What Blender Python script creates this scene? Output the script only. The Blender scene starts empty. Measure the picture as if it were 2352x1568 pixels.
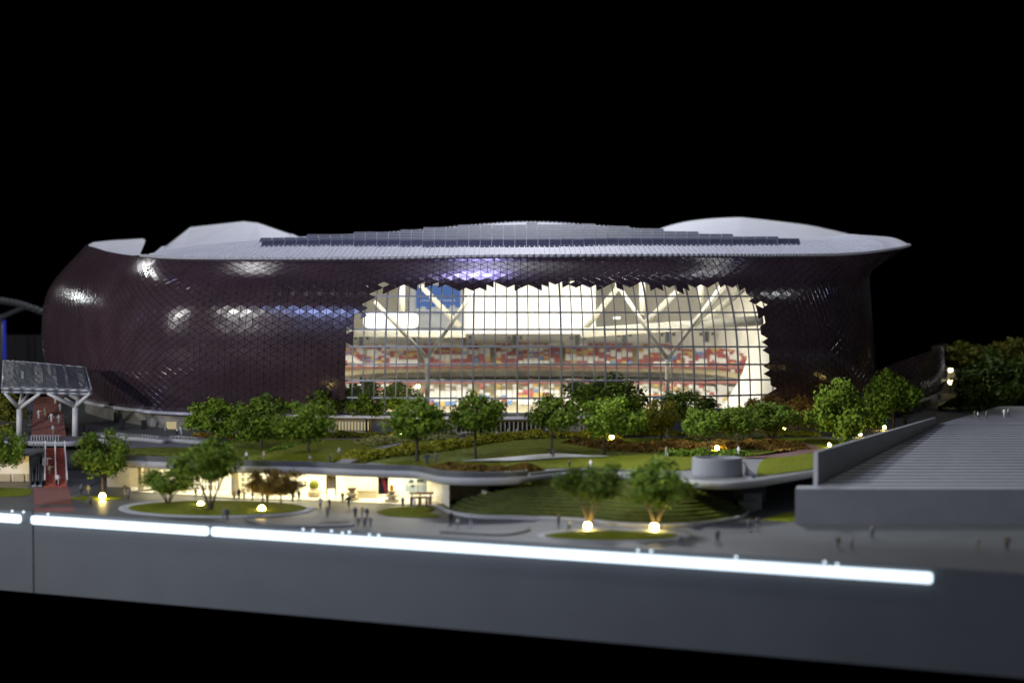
import bpy, bmesh, math, random
import numpy as np
from mathutils import Vector, Matrix
from mathutils.bvhtree import BVHTree

random.seed(7)
rng = np.random.default_rng(7)
SC = bpy.context.scene
COL = SC.collection
PI = math.pi

# ------------------------------------------------------------------ camera maths
# one unit = 10 cm of the scale model; photo coordinates are measured on a 2352 x 1568 view
F, CX, CY = 3267.0, 1176.0, 784.0
TH = math.atan(94 / F)
CAM = Vector((0, 0, 4.72))
FW = Vector((0, math.cos(TH), -math.sin(TH)))
UP = Vector((0, math.sin(TH), math.cos(TH)))


def ray(px, py):
    return Vector((1, 0, 0)) * ((px - CX) / F) + UP * (-(py - CY) / F) + FW


def at(px, py, Y):
    d = ray(px, py)
    return CAM + d * (Y / d.y)


def onz(px, py, z):
    d = ray(px, py)
    return CAM + d * ((z - CAM.z) / d.z)


def proj(p):
    v = Vector(p) - CAM
    k = v.dot(FW)
    return CX + F * v.x / k, CY - F * v.dot(UP) / k


ZG, ZP, ZB = 1.92, 1.32, 0.01       # garden podium, lower plaza, underside of the base


def g(px, py):
    return onz(px, py, ZG)


def pl(px, py):
    return onz(px, py, ZP)


# ------------------------------------------------------------------ materials
def mat(name, col, rough=.6, metal=0., var=.15, scale=6., bump=0., spec=.5, coat=0.):
    m = bpy.data.materials.new(name)
    m.use_nodes = True
    nt = m.node_tree
    b = nt.nodes['Principled BSDF']
    tc = nt.nodes.new('ShaderNodeTexCoord')
    n = nt.nodes.new('ShaderNodeTexNoise')
    n.inputs['Scale'].default_value = scale
    n.inputs['Detail'].default_value = 6
    nt.links.new(tc.outputs['Object'], n.inputs['Vector'])
    r = nt.nodes.new('ShaderNodeValToRGB')
    r.color_ramp.elements[0].position = .3
    r.color_ramp.elements[1].position = .7
    r.color_ramp.elements[0].color = (*[c * (1 - var) for c in col], 1)
    r.color_ramp.elements[1].color = (*[min(1, c * (1 + var)) for c in col], 1)
    nt.links.new(n.outputs['Fac'], r.inputs['Fac'])
    nt.links.new(r.outputs['Color'], b.inputs['Base Color'])
    b.inputs['Roughness'].default_value = rough
    b.inputs['Metallic'].default_value = metal
    b.inputs['Specular IOR Level'].default_value = spec
    b.inputs['Coat Weight'].default_value = coat
    if bump:
        n2 = nt.nodes.new('ShaderNodeTexNoise')
        n2.inputs['Scale'].default_value = scale * 9
        n2.inputs['Detail'].default_value = 4
        nt.links.new(tc.outputs['Object'], n2.inputs['Vector'])
        bp = nt.nodes.new('ShaderNodeBump')
        bp.inputs['Strength'].default_value = bump
        bp.inputs['Distance'].default_value = .02
        nt.links.new(n2.outputs['Fac'], bp.inputs['Height'])
        nt.links.new(bp.outputs['Normal'], b.inputs['Normal'])
    return m


def emat(name, col, s):
    m = bpy.data.materials.new(name)
    m.use_nodes = True
    nt = m.node_tree
    nt.nodes.clear()
    e = nt.nodes.new('ShaderNodeEmission')
    e.inputs['Color'].default_value = (*col, 1)
    e.inputs['Strength'].default_value = s
    o = nt.nodes.new('ShaderNodeOutputMaterial')
    nt.links.new(e.outputs[0], o.inputs['Surface'])
    return m


def clearmat(name, tint, amount, rough=.08, diffuse=None):
    """thin clear sheet: mostly see-through, with a sheen (and a milky share)"""
    m = bpy.data.materials.new(name)
    m.use_nodes = True
    nt = m.node_tree
    nt.nodes.clear()
    t = nt.nodes.new('ShaderNodeBsdfTransparent')
    t.inputs['Color'].default_value = (*tint, 1)
    p = nt.nodes.new('ShaderNodeBsdfPrincipled')
    p.inputs['Base Color'].default_value = (*(diffuse or (.02, .02, .02)), 1)
    p.inputs['Roughness'].default_value = rough
    mx = nt.nodes.new('ShaderNodeMixShader')
    mx.inputs['Fac'].default_value = amount
    o = nt.nodes.new('ShaderNodeOutputMaterial')
    nt.links.new(t.outputs[0], mx.inputs[1])
    nt.links.new(p.outputs[0], mx.inputs[2])
    nt.links.new(mx.outputs[0], o.inputs['Surface'])
    return m


def leafmat(name, c1, c2, rough=.7):
    m = bpy.data.materials.new(name)
    m.use_nodes = True
    nt = m.node_tree
    b = nt.nodes['Principled BSDF']
    gi = nt.nodes.new('ShaderNodeNewGeometry')
    oi = nt.nodes.new('ShaderNodeObjectInfo')
    mx = nt.nodes.new('ShaderNodeMix')
    mx.data_type = 'RGBA'
    mx.inputs['A'].default_value = (*c1, 1)
    mx.inputs['B'].default_value = (*c2, 1)
    nt.links.new(gi.outputs['Random Per Island'], mx.inputs['Factor'])
    hs = nt.nodes.new('ShaderNodeHueSaturation')
    mr = nt.nodes.new('ShaderNodeMapRange')
    mr.inputs['To Min'].default_value = .75
    mr.inputs['To Max'].default_value = 1.25
    nt.links.new(oi.outputs['Random'], mr.inputs['Value'])
    nt.links.new(mr.outputs[0], hs.inputs['Value'])
    nt.links.new(mx.outputs['Result'], hs.inputs['Color'])
    nt.links.new(hs.outputs['Color'], b.inputs['Base Color'])
    b.inputs['Roughness'].default_value = rough
    b.inputs['Specular IOR Level'].default_value = .2
    return m


def skinmat():
    m = mat('aubergine_panel', (.088, .052, .062), .17, 0., .22, 1.6, 0, .5)
    nt = m.node_tree
    b = nt.nodes['Principled BSDF']
    tc = nt.nodes.new('ShaderNodeTexCoord')
    n = nt.nodes.new('ShaderNodeTexNoise')
    n.inputs['Scale'].default_value = 90
    n.inputs['Detail'].default_value = 2
    nt.links.new(tc.outputs['Object'], n.inputs['Vector'])
    bp = nt.nodes.new('ShaderNodeBump')
    bp.inputs['Strength'].default_value = .08
    bp.inputs['Distance'].default_value = .01
    nt.links.new(n.outputs['Fac'], bp.inputs['Height'])
    nt.links.new(bp.outputs['Normal'], b.inputs['Normal'])
    return m


M = dict(
    skin=skinmat(),
    seam=mat('panel_edge', (.085, .07, .085), .22, .3, .5, 12, 0, .6),
    roof=mat('white_roof', (.75, .77, .79), .55, 0, .05, 3, .05),
    dome=mat('dome_white', (.77, .79, .80), .6, 0, .04, 2),
    ring=mat('ring_white', (.78, .78, .82), .45, 0, .04),
    wallbeige=mat('concourse_beige', (.30, .28, .24), .8, 0, .2, 5, .1),
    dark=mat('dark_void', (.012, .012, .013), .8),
    darkgrey=mat('dark_grey', (.06, .065, .07), .6, 0, .2),
    frame=mat('mullion_grey', (.36, .37, .41), .45, .15, .1),
    white=mat('painted_white', (.78, .77, .72), .5, 0, .04),
    tube=mat('tube_cream', (.56, .54, .46), .5, 0, .04),
    cream=mat('cream_wall', (.74, .71, .62), .7, 0, .06, 2),
    greybox=mat('box_grey', (.16, .17, .19), .5),
    plaza=mat('plaza_grey', (.070, .076, .077), .5, 0, .10, 2.2, .04),
    stone=mat('stair_grey', (.22, .228, .245), .6, 0, .06, 3, .05),
    base=mat('base_grey', (.099, .108, .111), .55, 0, .06, 1.2, .03),
    kerb=mat('kerb_grey', (.36, .37, .38), .6, 0, .08),
    fascia=mat('fascia_white', (.42, .425, .42), .5, 0, .05),
    parapet=mat('parapet_grey', (.10, .11, .115), .35, 0, .12),
    path=mat('path_grey', (.155, .16, .168), .7, 0, .12, 5, .1),
    redpath=mat('path_red', (.16, .08, .07), .8, 0, .15),
    red=mat('red_carpet', (.36, .075, .04), .7, 0, .12, 6, .05),
    redlow=mat('brick_red', (.185, .062, .045), .7, 0, .15, 8, .1),
    lawn=mat('lawn_green', (.150, .172, .011), .95, 0, .32, 14, .6, .1),
    lawnd=mat('terrace_green', (.150, .185, .024), .95, 0, .35, 10, .7, .1),
    riser_green=mat('terrace_riser', (.056, .070, .012), .95, 0, .3, 12),  # risers: darkened copy of the tread green, to set off the steps
    trunk=mat('trunk_brown', (.10, .075, .045), .9, 0, .3, 20, .4),
    cell=mat('solar_cell', (.028, .042, .115), .55, 0, .25, 30, 0, .3),
    pframe=mat('solar_frame', (.23, .26, .29), .7, 0, .1),
    metal=mat('grey_metal', (.42, .43, .45), .35, .4, .1),
    plastic=clearmat('clear_plastic', (.60, .63, .66), .78, .38, (.115, .125, .135)),
    glass=clearmat('window_glass', (.97, .985, .97), .06, .06, (.55, .55, .52)),
    led=emat('led_white', (.72, .86, 1.0), 2.0),
    globe=emat('lamp_warm', (1.0, .74, .22), 70),
    globew=emat('lamp_pale', (1.0, .82, .40), 14),
    flood=emat('floodlight', (1, .97, .9), 2),
    blue=emat('blue_tube', (.05, .07, .8), .3),
    bluewin=emat('blue_window', (.10, .20, .52), .75),
    litdoor=emat('lit_door', (.8, .68, .36), .55),
    banner_k=mat('banner_black', (.02, .02, .02), .6),
    banner_r=mat('banner_red', (.55, .05, .05), .6),
    wood=mat('counter_wood', (.22, .12, .05), .6, 0, .25),
    board=mat('board_blue', (.42, .50, .52), .5, 0, .25, 14),
    orange=mat('orange', (.7, .3, .06), .5),
    beige=mat('beige', (.46, .40, .26), .7, 0, .12),
)
LEAF = dict(
    green=leafmat('leaf_green', (0.089, 0.160, 0.011), (0.246, 0.350, 0.029)),
    dark=leafmat('leaf_dark', (0.065, 0.115, 0.012), (0.176, 0.257, 0.024)),
    olive=leafmat('leaf_olive', (0.117, 0.124, 0.014), (0.265, 0.256, 0.032)),
    brown=leafmat('leaf_brown', (0.121, 0.082, 0.014), (0.255, 0.160, 0.026)),
    rust=leafmat('leaf_rust', (.22, .125, .022), (.36, .22, .040)),
    lime=leafmat('leaf_lime', (0.214, 0.222, 0.014), (0.484, 0.457, 0.041)),
    silver=leafmat('leaf_silver', (0.205, 0.212, 0.072), (0.451, 0.433, 0.174)),
)
_pm = {}


def pmat(name, c):
    if name not in _pm:
        _pm[name] = mat('cloth_' + name, c, .8, 0, .15, 60)
    return _pm[name]


# ------------------------------------------------------------------ mesh builder
class MB:
    def __init__(s):
        s.v, s.f, s.m = [], [], []

    def add(s, verts, faces, mi=0):
        o = len(s.v)
        s.v += [tuple(p) for p in verts]
        for f in faces:
            s.f.append(tuple(o + i for i in f))
            s.m.append(mi)
        return s

    def box(s, c, sz, mi=0, R=None):
        h = Vector(sz) / 2
        vs = []
        for x in (-1, 1):
            for y in (-1, 1):
                for z in (-1, 1):
                    p = Vector((x * h.x, y * h.y, z * h.z))
                    if R is not None:
                        p = R @ p
                    vs.append(Vector(c) + p)
        return s.add(vs, [(0, 1, 3, 2), (4, 6, 7, 5), (0, 4, 5, 1), (2, 3, 7, 6), (0, 2, 6, 4), (1, 5, 7, 3)], mi)

    def tube(s, p0, p1, r0, r1=None, n=10, mi=0, caps=True):
        p0, p1 = Vector(p0), Vector(p1)
        r1 = r0 if r1 is None else r1
        d = (p1 - p0).normalized()
        a = d.orthogonal().normalized()
        b = d.cross(a)
        vs = []
        for p, r in ((p0, r0), (p1, r1)):
            for k in range(n):
                w = 2 * PI * k / n
                vs.append(p + (a * math.cos(w) + b * math.sin(w)) * r)
        fs = [(k, (k + 1) % n, n + (k + 1) % n, n + k) for k in range(n)]
        if caps:
            fs += [tuple(range(n))[::-1], tuple(range(n, 2 * n))]
        return s.add(vs, fs, mi)

    def path(s, pts, r, n=8, mi=0):
        for a, b in zip(pts[:-1], pts[1:]):
            s.tube(a, b, r, r, n, mi)
        return s

    def lathe(s, c, prof, n=24, mi=0, sy=1.):
        vs, fs = [], []
        for r, z in prof:
            for k in range(n):
                w = 2 * PI * k / n
                vs.append((c[0] + r * math.cos(w), c[1] + r * math.sin(w) * sy, c[2] + z))
        for i in range(len(prof) - 1):
            for k in range(n):
                fs.append((i * n + k, i * n + (k + 1) % n, (i + 1) * n + (k + 1) % n, (i + 1) * n + k))
        fs.append(tuple(range(n))[::-1])
        fs.append(tuple(range((len(prof) - 1) * n, len(prof) * n)))
        return s.add(vs, fs, mi)

    def grid(s, P, mi=0, close=False):
        """P: rows x cols of points"""
        R, C = len(P), len(P[0])
        fs = [(i * C + j, i * C + j + 1, (i + 1) * C + j + 1, (i + 1) * C + j) for i in range(R - 1) for j in range(C - 1)]
        return s.add([p for r in P for p in r], fs, mi)

    def prism(s, top, depth, mi=0):
        """polygon of points pulled straight down by depth"""
        n = len(top)
        low = [Vector(p) - Vector((0, 0, depth)) for p in top]
        return s.add(list(top) + low, [tuple(range(n)), tuple(range(n, 2 * n))[::-1]] +
                     [(k, n + k, n + (k + 1) % n, (k + 1) % n) for k in range(n)], mi)

    def ball(s, c, r, mi=0, n=12, k=8):
        prof = [(max(1e-4, r * math.sin(PI * i / k)), -r * math.cos(PI * i / k)) for i in range(k + 1)]
        return s.lathe(c, prof, n, mi)

    def mesh(s, name, mats):
        me = bpy.data.meshes.new(name)
        me.from_pydata([tuple(v) for v in s.v], [], s.f)
        mats = mats if isinstance(mats, (list, tuple)) else [mats]
        for m in mats:
            me.materials.append(m)
        me.polygons.foreach_set('material_index', s.m)
        bm = bmesh.new()
        bm.from_mesh(me)
        bmesh.ops.recalc_face_normals(bm, faces=bm.faces)
        bm.to_mesh(me)
        bm.free()
        return me

    def obj(s, name, mats, parent=None, smooth=False):
        return link(name, s.mesh(name, mats), parent, smooth)


def link(name, me, parent=None, smooth=False):
    o = bpy.data.objects.new(name, me)
    COL.objects.link(o)
    if parent is not None:
        o.parent = parent
        o.matrix_parent_inverse = Matrix.Translation(-Vector(parent.location)) if parent.parent is None else parent.matrix_parent_inverse.copy()
        if parent.parent is not None:
            o.matrix_parent_inverse = Matrix.Identity(4)
    if smooth and me is not None:
        for p in me.polygons:
            p.use_smooth = True
    return o


def tag(o, label, cat, group=None, kind=None):
    o['label'] = label
    o['category'] = cat
    if group:
        o['group'] = group
    if kind:
        o['kind'] = kind
    return o


def thing(name, label, cat, loc=(0, 0, 0), group=None):
    o = bpy.data.objects.new(name, None)
    COL.objects.link(o)
    o.location = loc
    o.empty_display_size = .1
    return tag(o, label, cat, group)


def struct(o, label, cat='ground'):
    return tag(o, label, cat, None, 'structure')


# ------------------------------------------------------------------ splines
def cr(P, s):
    """Catmull-Rom through rows of P at parameter s"""
    n = len(P) - 1
    s = min(max(s, 0), n)
    i = min(int(s), n - 1)
    f = s - i
    p1, p2 = P[i], P[i + 1]
    p0 = P[i - 1] if i > 0 else 2 * p1 - p2
    p3 = P[i + 2] if i + 2 <= n else 2 * p2 - p1
    return .5 * ((2 * p1) + (-p0 + p2) * f + (2 * p0 - 5 * p1 + 4 * p2 - p3) * f * f + (-p0 + 3 * p1 - 3 * p2 + p3) * f ** 3)


def curve(pts, n):
    P = np.array([tuple(p) for p in pts], float)
    return [Vector(cr(P, k * (len(P) - 1) / (n - 1))) for k in range(n)]


def inpoly(x, y, poly):
    c = False
    j = len(poly) - 1
    for i in range(len(poly)):
        xi, yi = poly[i]
        xj, yj = poly[j]
        if (yi > y) != (yj > y) and x < (xj - xi) * (y - yi) / (yj - yi) + xi:
            c = not c
        j = i
    return c


class Surf:
    def __init__(s, cols):
        # cols[u][t] = (px, py, Y)
        s.P = np.array([[tuple(at(*c)) for c in col] for col in cols], float)
        s.nu, s.nt = len(cols) - 1, len(cols[0]) - 1

    def __call__(s, u, t):
        return Vector(s.along(s.column(u), u, t))

    def along(s, col, u, t):
        p = cr(col, t)
        if s.nt == 4 and u > 9.4:
            w = min(1, (u - 9.4) / .6)
            i = min(int(t), s.nt - 1)
            p = p * (1 - w) + (col[i] + (col[i + 1] - col[i]) * (t - i)) * w
        return p

    def column(s, u):
        return np.array([cr(s.P[:, r], u) for r in range(s.nt + 1)])

    def even_u(s, step, row, u0=0, u1=None):
        u1 = s.nu if u1 is None else u1
        us = np.linspace(u0, u1, 1500)
        pts = np.array([cr(s.P[:, row], u) for u in us])
        L = np.concatenate([[0], np.cumsum(np.linalg.norm(np.diff(pts, axis=0), axis=1))])
        n = max(2, int(round(L[-1] / step)))
        return np.interp(np.linspace(0, L[-1], n + 1), L, us)


def panels(mb, S, us, nr, centre, keep, tmax=None, inset=.0075, lift=.0085):
    """triangular cladding panels with bevelled edges"""
    tmax = S.nt if tmax is None else tmax
    lines = []
    for i, u in enumerate(us):
        col = S.column(u)
        off = .5 if i % 2 else 0.
        js = [0.] + [j + off for j in range(nr + 1) if 0 < j + off < nr] + [float(nr)]
        lines.append([(j, Vector(S.along(col, u, j / nr * tmax))) for j in js])

    tris = []
    for i in range(len(lines) - 1):
        A, B = lines[i], lines[i + 1]
        a = b = 0
        while a < len(A) - 1 or b < len(B) - 1:
            if b == len(B) - 1 or (a < len(A) - 1 and A[a + 1][0] <= B[b + 1][0]):
                tris.append((A[a][1], A[a + 1][1], B[b][1], 2))
                a += 1
            else:
                tris.append((A[a][1], B[b + 1][1], B[b][1], 1))
                b += 1
    for a, b, c, nl in tris:
        hi = [a, b][:nl]
        n = (b - a).cross(c - a)
        if n.length < 1e-7:
            continue
        n.normalize()
        m = (a + b + c) / 3
        if n.dot(m - centre) < 0:
            b, c = c, b
            n = -n
        if not keep(m):
            continue
        top = []
        for p in (a, b, c):
            d = (m - p)
            q = p + d.normalized() * min(inset * 2, d.length * .4)
            top.append(q + n * (lift + (.007 if any(p is v for v in hi) else 0) + random.uniform(-.0008, .0008)))
        low = [p - n * .012 for p in (a, b, c)]
        mb.add([a, b, c] + top + low, [(3, 4, 5)], 0)
        o = len(mb.v) - 9
        for f in ((0, 1, 4, 3), (1, 2, 5, 4), (2, 0, 3, 5)):
            mb.f.append(tuple(o + i for i in f))
            mb.m.append(1)
        for f in ((6, 8, 7), (0, 6, 7, 1), (1, 7, 8, 2), (2, 8, 6, 0)):
            mb.f.append(tuple(o + i for i in f))
            mb.m.append(0)


# ================================================================== STADIUM
stadium = thing('stadium', 'large dark aubergine stadium with white roof and a huge lit glass opening', 'stadium', (0.4, 36, ZG))

C_ = [
    [(225, 905, 41), (165, 850, 43), (145, 750, 43.5), (175, 660, 43), (262, 560, 42)],
    [(168, 900, 36.5), (113, 850, 37), (97, 755, 37.5), (116, 660, 37.5), (199, 563, 37)],
    [(205, 920, 33.8), (152, 850, 34.1), (140, 750, 34.2), (165, 660, 34.3), (242, 577, 34.1)],
    [(300, 936, 31.7), (272, 850, 31.2), (270, 750, 31.0), (290, 660, 31.28), (335, 590, 32.0)],
    [(430, 946, 30.45), (422, 850, 29.7), (425, 750, 29.5), (440, 660, 29.66), (470, 595, 30.75)],
    [(765, 952, 29.7), (765, 850, 28.95), (768, 750, 28.8), (775, 660, 29.0), (790, 595, 30.05)],
    [(1170, 956, 29.3), (1170, 850, 28.6), (1170, 750, 28.5), (1170, 660, 28.72), (1170, 590, 29.75)],
    [(1612, 947, 29.9), (1610, 850, 29.05), (1605, 750, 28.9), (1590, 660, 29.1), (1560, 588, 30.05)],
    [(1880, 934, 31.0), (1876, 850, 30.0), (1865, 750, 29.75), (1836, 660, 29.85), (1790, 588, 30.5)],
    [(1990, 920, 32.3), (1989, 850, 31.5), (1975, 750, 31.1), (1948, 660, 30.9), (1950, 585, 31.2)],
    [(2014, 910, 34.0), (2009, 850, 33.4), (2001, 750, 32.8), (1992, 628, 32.4), (2050, 574, 32.2)],
    [(2004, 902, 37.5), (1999, 850, 37.0), (1989, 750, 36.6), (1976, 630, 36.0), (2082, 565, 33.6)],
    [(1900, 890, 44.0), (1895, 850, 44.0), (1890, 750, 44.0), (1880, 640, 44.0), (1960, 580, 42.0)],
]
S = Surf(C_)
CEN = Vector((0.2, 37, 4))

WIN = [(798, 975), (798, 905), (792, 880), (798, 852), (791, 800), (808, 772), (812, 738), (836, 712), (858, 682), (884, 668),
       (905, 655), (950, 661), (1000, 652), (1060, 666), (1130, 656), (1200, 657), (1290, 652), (1380, 662), (1470, 655),
       (1560, 664), (1650, 653), (1692, 655), (1716, 680), (1726, 702), (1742, 722), (1756, 752), (1762, 800), (1767, 850),
       (1766, 905), (1752, 975)]
bites = [(877, 665), (860, 677), (889, 677), (853, 700), (868, 711), (834, 742), (882, 653), (805, 820), (1002, 655),
         (1545, 663), (1720, 652), (1752, 736), (1750, 700)]


def keep(m):
    px, py = proj(m)
    if m.y > 33:
        return True
    for bx, by in bites:
        if abs(px - bx) < 7 and abs(py - by) < 6:
            return False
    return not inpoly(px + random.gauss(0, 5.5), py + random.gauss(0, 4.5), WIN)


mb = MB()
us = S.even_u(.142, 2)
panels(mb, S, us, 22, CEN, keep)
skin = mb.obj('cladding', [M['skin'], M['seam']], stadium)

# low skirt of cladding sweeping back at the right end
C2 = [
    [(2003, 921, 33.2), (2004, 885, 33.0), (2006, 854, 33.2)],
    [(2060, 925, 33.4), (2066, 880, 33.3), (2062, 831, 33.8)],
    [(2108, 920, 34.2), (2122, 875, 34.4), (2118, 812, 35.0)],
    [(2148, 905, 36.4), (2163, 865, 36.6), (2160, 797, 37.0)],
    [(2160, 893, 39.5), (2176, 850, 40.0), (2176, 789, 40.0)],
    [(2130, 885, 44.0), (2140, 850, 44.0), (2140, 795, 44.0)],
]
S2 = Surf(C2)
mb = MB()
panels(mb, S2, S2.even_u(.15, 1), 9, CEN, lambda m: True)
mb.obj('side_skirt', [M['skin'], M['seam']], stadium)

def inward(p, d):
    v = Vector((p.x - CEN.x, (p.y - CEN.y) * 1.6, 0)).normalized()
    return p - v * d


# white base ring under the cladding
mb = MB()
ringpts = [S(u, 0) for u in np.linspace(0, 10.4, 120)]
rows = []
for dy, dz in ((.02, .0), (-.10, -.005), (-.11, -.06), (.45, -.075)):
    r = []
    for p in ringpts:
        d = Vector((p.x - CEN.x, (p.y - CEN.y) * 1.6, 0)).normalized()
        r.append(p - d * dy + Vector((0, 0, dz)))
    rows.append(r)
mb.grid(rows)
r2 = [at(*c) for c in ((2014, 912, 34), (2060, 927, 33.4), (2108, 922, 34.2), (2148, 907, 36.4), (2160, 896, 39.5))]
mb.path(curve(r2, 20), .03, 6)
mb.obj('base_ring', M['ring'], stadium, True)

# recessed concourse wall under the ring
wallpts = []
for p in [S(u, 0) for u in np.linspace(.6, 9.6, 80)]:
    d = Vector((p.x - CEN.x, (p.y - CEN.y) * 1.6, 0)).normalized()
    wallpts.append(p - d * .30)
mb = MB()
mb.grid([[Vector((p.x, p.y, ZG - .02)) for p in wallpts], [Vector((p.x, p.y, p.z + .02)) for p in wallpts]])
mb.obj('concourse_wall', M['wallbeige'], stadium)
wb = BVHTree.FromPolygons([v for v in mb.v], mb.f)


def onwall(px, py):
    d = ray(px, py).normalized()
    h = wb.ray_cast(CAM, d)
    return h[0] if h[0] else at(px, py, 31)


def wallrect(x0, x1, y0, y1, m, name, depth=.02):
    a = onwall((x0 + x1) / 2, y1)
    n = onwall((x0 + x1) / 2 + 6, y1) - onwall((x0 + x1) / 2 - 6, y1)
    ang = math.atan2(n.y, n.x)
    w = (x1 - x0) / F * a.y
    h = (y1 - y0) / F * a.y
    b = MB()
    b.box((a.x, a.y - depth, a.z + h / 2), (w, .03, h), 0, Matrix.Rotation(ang, 3, 'Z'))
    return b.obj(name, m, stadium)


wallrect(275, 286, 962, 986, M['dark'], 'door')
wallrect(326, 337, 964, 987, M['dark'], 'door')
o_ = wallrect(383, 406, 968, 989, M['litdoor'], 'door')
o_['label'] = 'pale yellow lit doorway'
wallrect(1050, 1240, 962, 992, M['dark'], 'door')
wallrect(2075, 2083, 950, 975, M['dark'], 'door')
for x0, x1, n, lit in ((770, 850, 12, True), (1060, 1240, 19, False), (1330, 1420, 10, False)):
    b = MB()
    for k in range(n):
        p = onwall(x0, 990).lerp(onwall(x1, 990), k / (n - 1))
        b.box((p.x, p.y - .09, ZG + .15), (.03, .03, .30))
    a, c = onwall(x0, 990), onwall(x1, 990)
    b.tube((a.x, a.y - .09, ZG + .30), (c.x, c.y - .09, ZG + .30), .02)
    b.tube((a.x, a.y - .09, ZG + .06), (c.x, c.y - .09, ZG + .06), .02)
    b.obj('entrance_screen', M['beige'], stadium)
    if lit:
        wallrect(x0, x1, 968, 992, M['litdoor'], 'door')

# curtain wall
umid = np.linspace(0, S.nu, 1200)
pxmid = np.array([proj(cr(S.P[:, 2], u))[0] for u in umid])
sel = (umid > 3) & (umid < 9)
u_of = lambda px: float(np.interp(px, pxmid[sel], umid[sel]))
curtain = MB()
xs = np.arange(783, 1790, 25.3)
TT = np.linspace(0, 3.35, 26)


for k, x in enumerate(xs):
    w = .036 if k % 4 == 0 else .021
    col = S.column(u_of(x))
    pts = [inward(Vector(cr(col, t)), .075) for t in TT]
    rows = []
    for dx, dy in ((-w / 2, 0), (w / 2, 0), (w / 2, .06), (-w / 2, .06), (-w / 2, 0)):
        rows.append([p + Vector((dx, dy, 0)) for p in pts])
    curtain.grid(rows)
tm = [float(np.interp(-y, [-956, -850, -750, -660, -590], [0, 1, 2, 3, 4])) for y in (950, 915, 875, 837, 797, 757, 719, 682, 645)]
uu = np.linspace(u_of(783), u_of(1785), 70)
for t in tm:
    pts = [inward(S(u, t), .070) for u in uu]
    h = .034
    rows = [[p + Vector((0, dy, dz)) for p in pts] for dy, dz in ((0, -h / 2), (0, h / 2), (.08, h / 2), (.08, -h / 2), (0, -h / 2))]
    curtain.grid(rows)
cw = curtain.obj('curtain_wall', M['frame'], stadium)
gl = MB()
gl.grid([[inward(S(u, t), .10) for u in uu] for t in np.linspace(0, 3.35, 14)])
gl.obj('glazing', M['glass'], cw, True)

# ------------------------------------------------------------------ interior
z2 = lambda x, y: ((x / 3.92 + 700) * .98, (y / 3.92 + 480) * .98)
z3 = lambda x, y: ((x / 3.92 + 1200) * .98, (y / 3.92 + 480) * .98)
mb = MB()
fl_ = [Vector((p.x, p.y, 1.94)) for p in (inward(S(u, 0), .62) for u in np.linspace(2.6, 9.6, 60))]
mb.prism(fl_ + [Vector((7.5, 44.3, 1.94)), Vector((-8.5, 44.3, 1.94))], .012)
mb.obj('hall_floor', M['beige'], stadium)
# rear wall and ceiling
mb = MB()
back = curve([at(600, 700, 34), at(740, 700, 40), at(900, 700, 43.3), at(1170, 700, 44), at(1450, 700, 43.3), at(1640, 700, 40.5), at(1790, 700, 34)], 40)
mb.grid([[Vector((p.x, p.y, z)) for p in back] for z in (1.94, 4.1, 5.47)])
mb.obj('bowl_wall', mat('bowl_cream', (.86, .84, .76), .8, 0, .10, 1.5), stadium, True)
mb = MB()
cl_ = [Vector((p.x, p.y, 5.45)) for p in (inward(S(u, 3.6), .35) for u in np.linspace(3.4, 8.6, 60))]
mb.prism(cl_ + [Vector((6.2, 44.2, 5.45)), Vector((-7, 44.2, 5.45))], .05)
mb.obj('hall_ceiling', M['white'], stadium)

# stands: tiers along a shallow arc
SEATC = [((.78, .76, .70), 'white'), ((.37, .10, .095), 'red'), ((.66, .48, .16), 'yellow'), ((.18, .30, .55), 'blue'), ((.55, .16, .15), 'pink')]
seatm = [mat('seat_' + n, c, .6, 0, .1, 30) for c, n in SEATC]
stand = MB()
seats = MB()
rail = MB()


def tier(y0, y1, rows, Y0, Y1, pxs, seatprob, palette):
    for r in range(rows):
        f = r / max(1, rows - 1)
        Y = Y0 + (Y1 - Y0) * f
        py = y0 + (y1 - y0) * f
        c = curve([at(pxs[0], py, Y - 6.0), at(pxs[0] + (pxs[1] - pxs[0]) * .16, py, Y - 1.4), at((pxs[0] + pxs[1]) / 2, py, Y), at(pxs[1] - (pxs[1] - pxs[0]) * .16, py, Y - 1.4), at(pxs[1], py, Y - 6.0)], 120)
        dep = (Y1 - Y0) / max(1, rows - 1)
        zz = c[60].z
        # step
        stand.grid([[Vector((p.x, p.y, zz - .16)) for p in c], [Vector((p.x, p.y, zz)) for p in c], [Vector((p.x, p.y + dep + .03, zz)) for p in c]])
        for k in range(1, 119):
            if (k // 1) % 13 == 0:
                continue
            if random.random() > seatprob:
                continue
            p = c[k]
            w = (c[k + 1] - c[k]).length * .86
            blk = math.sin(k * .55 + r * 1.1) + math.sin(k * .23 - r * .9) + random.uniform(-.9, .9)
            ci = palette[0] if blk > .35 else (palette[1] if blk > -.75 else random.choice(palette[2:]))
            seats.box((p.x, p.y + dep * .5, zz + .055), (w, .05, .13), ci)
            seats.box((p.x, p.y + dep * .35, zz + .03), (w, .12, .03), ci)


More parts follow.
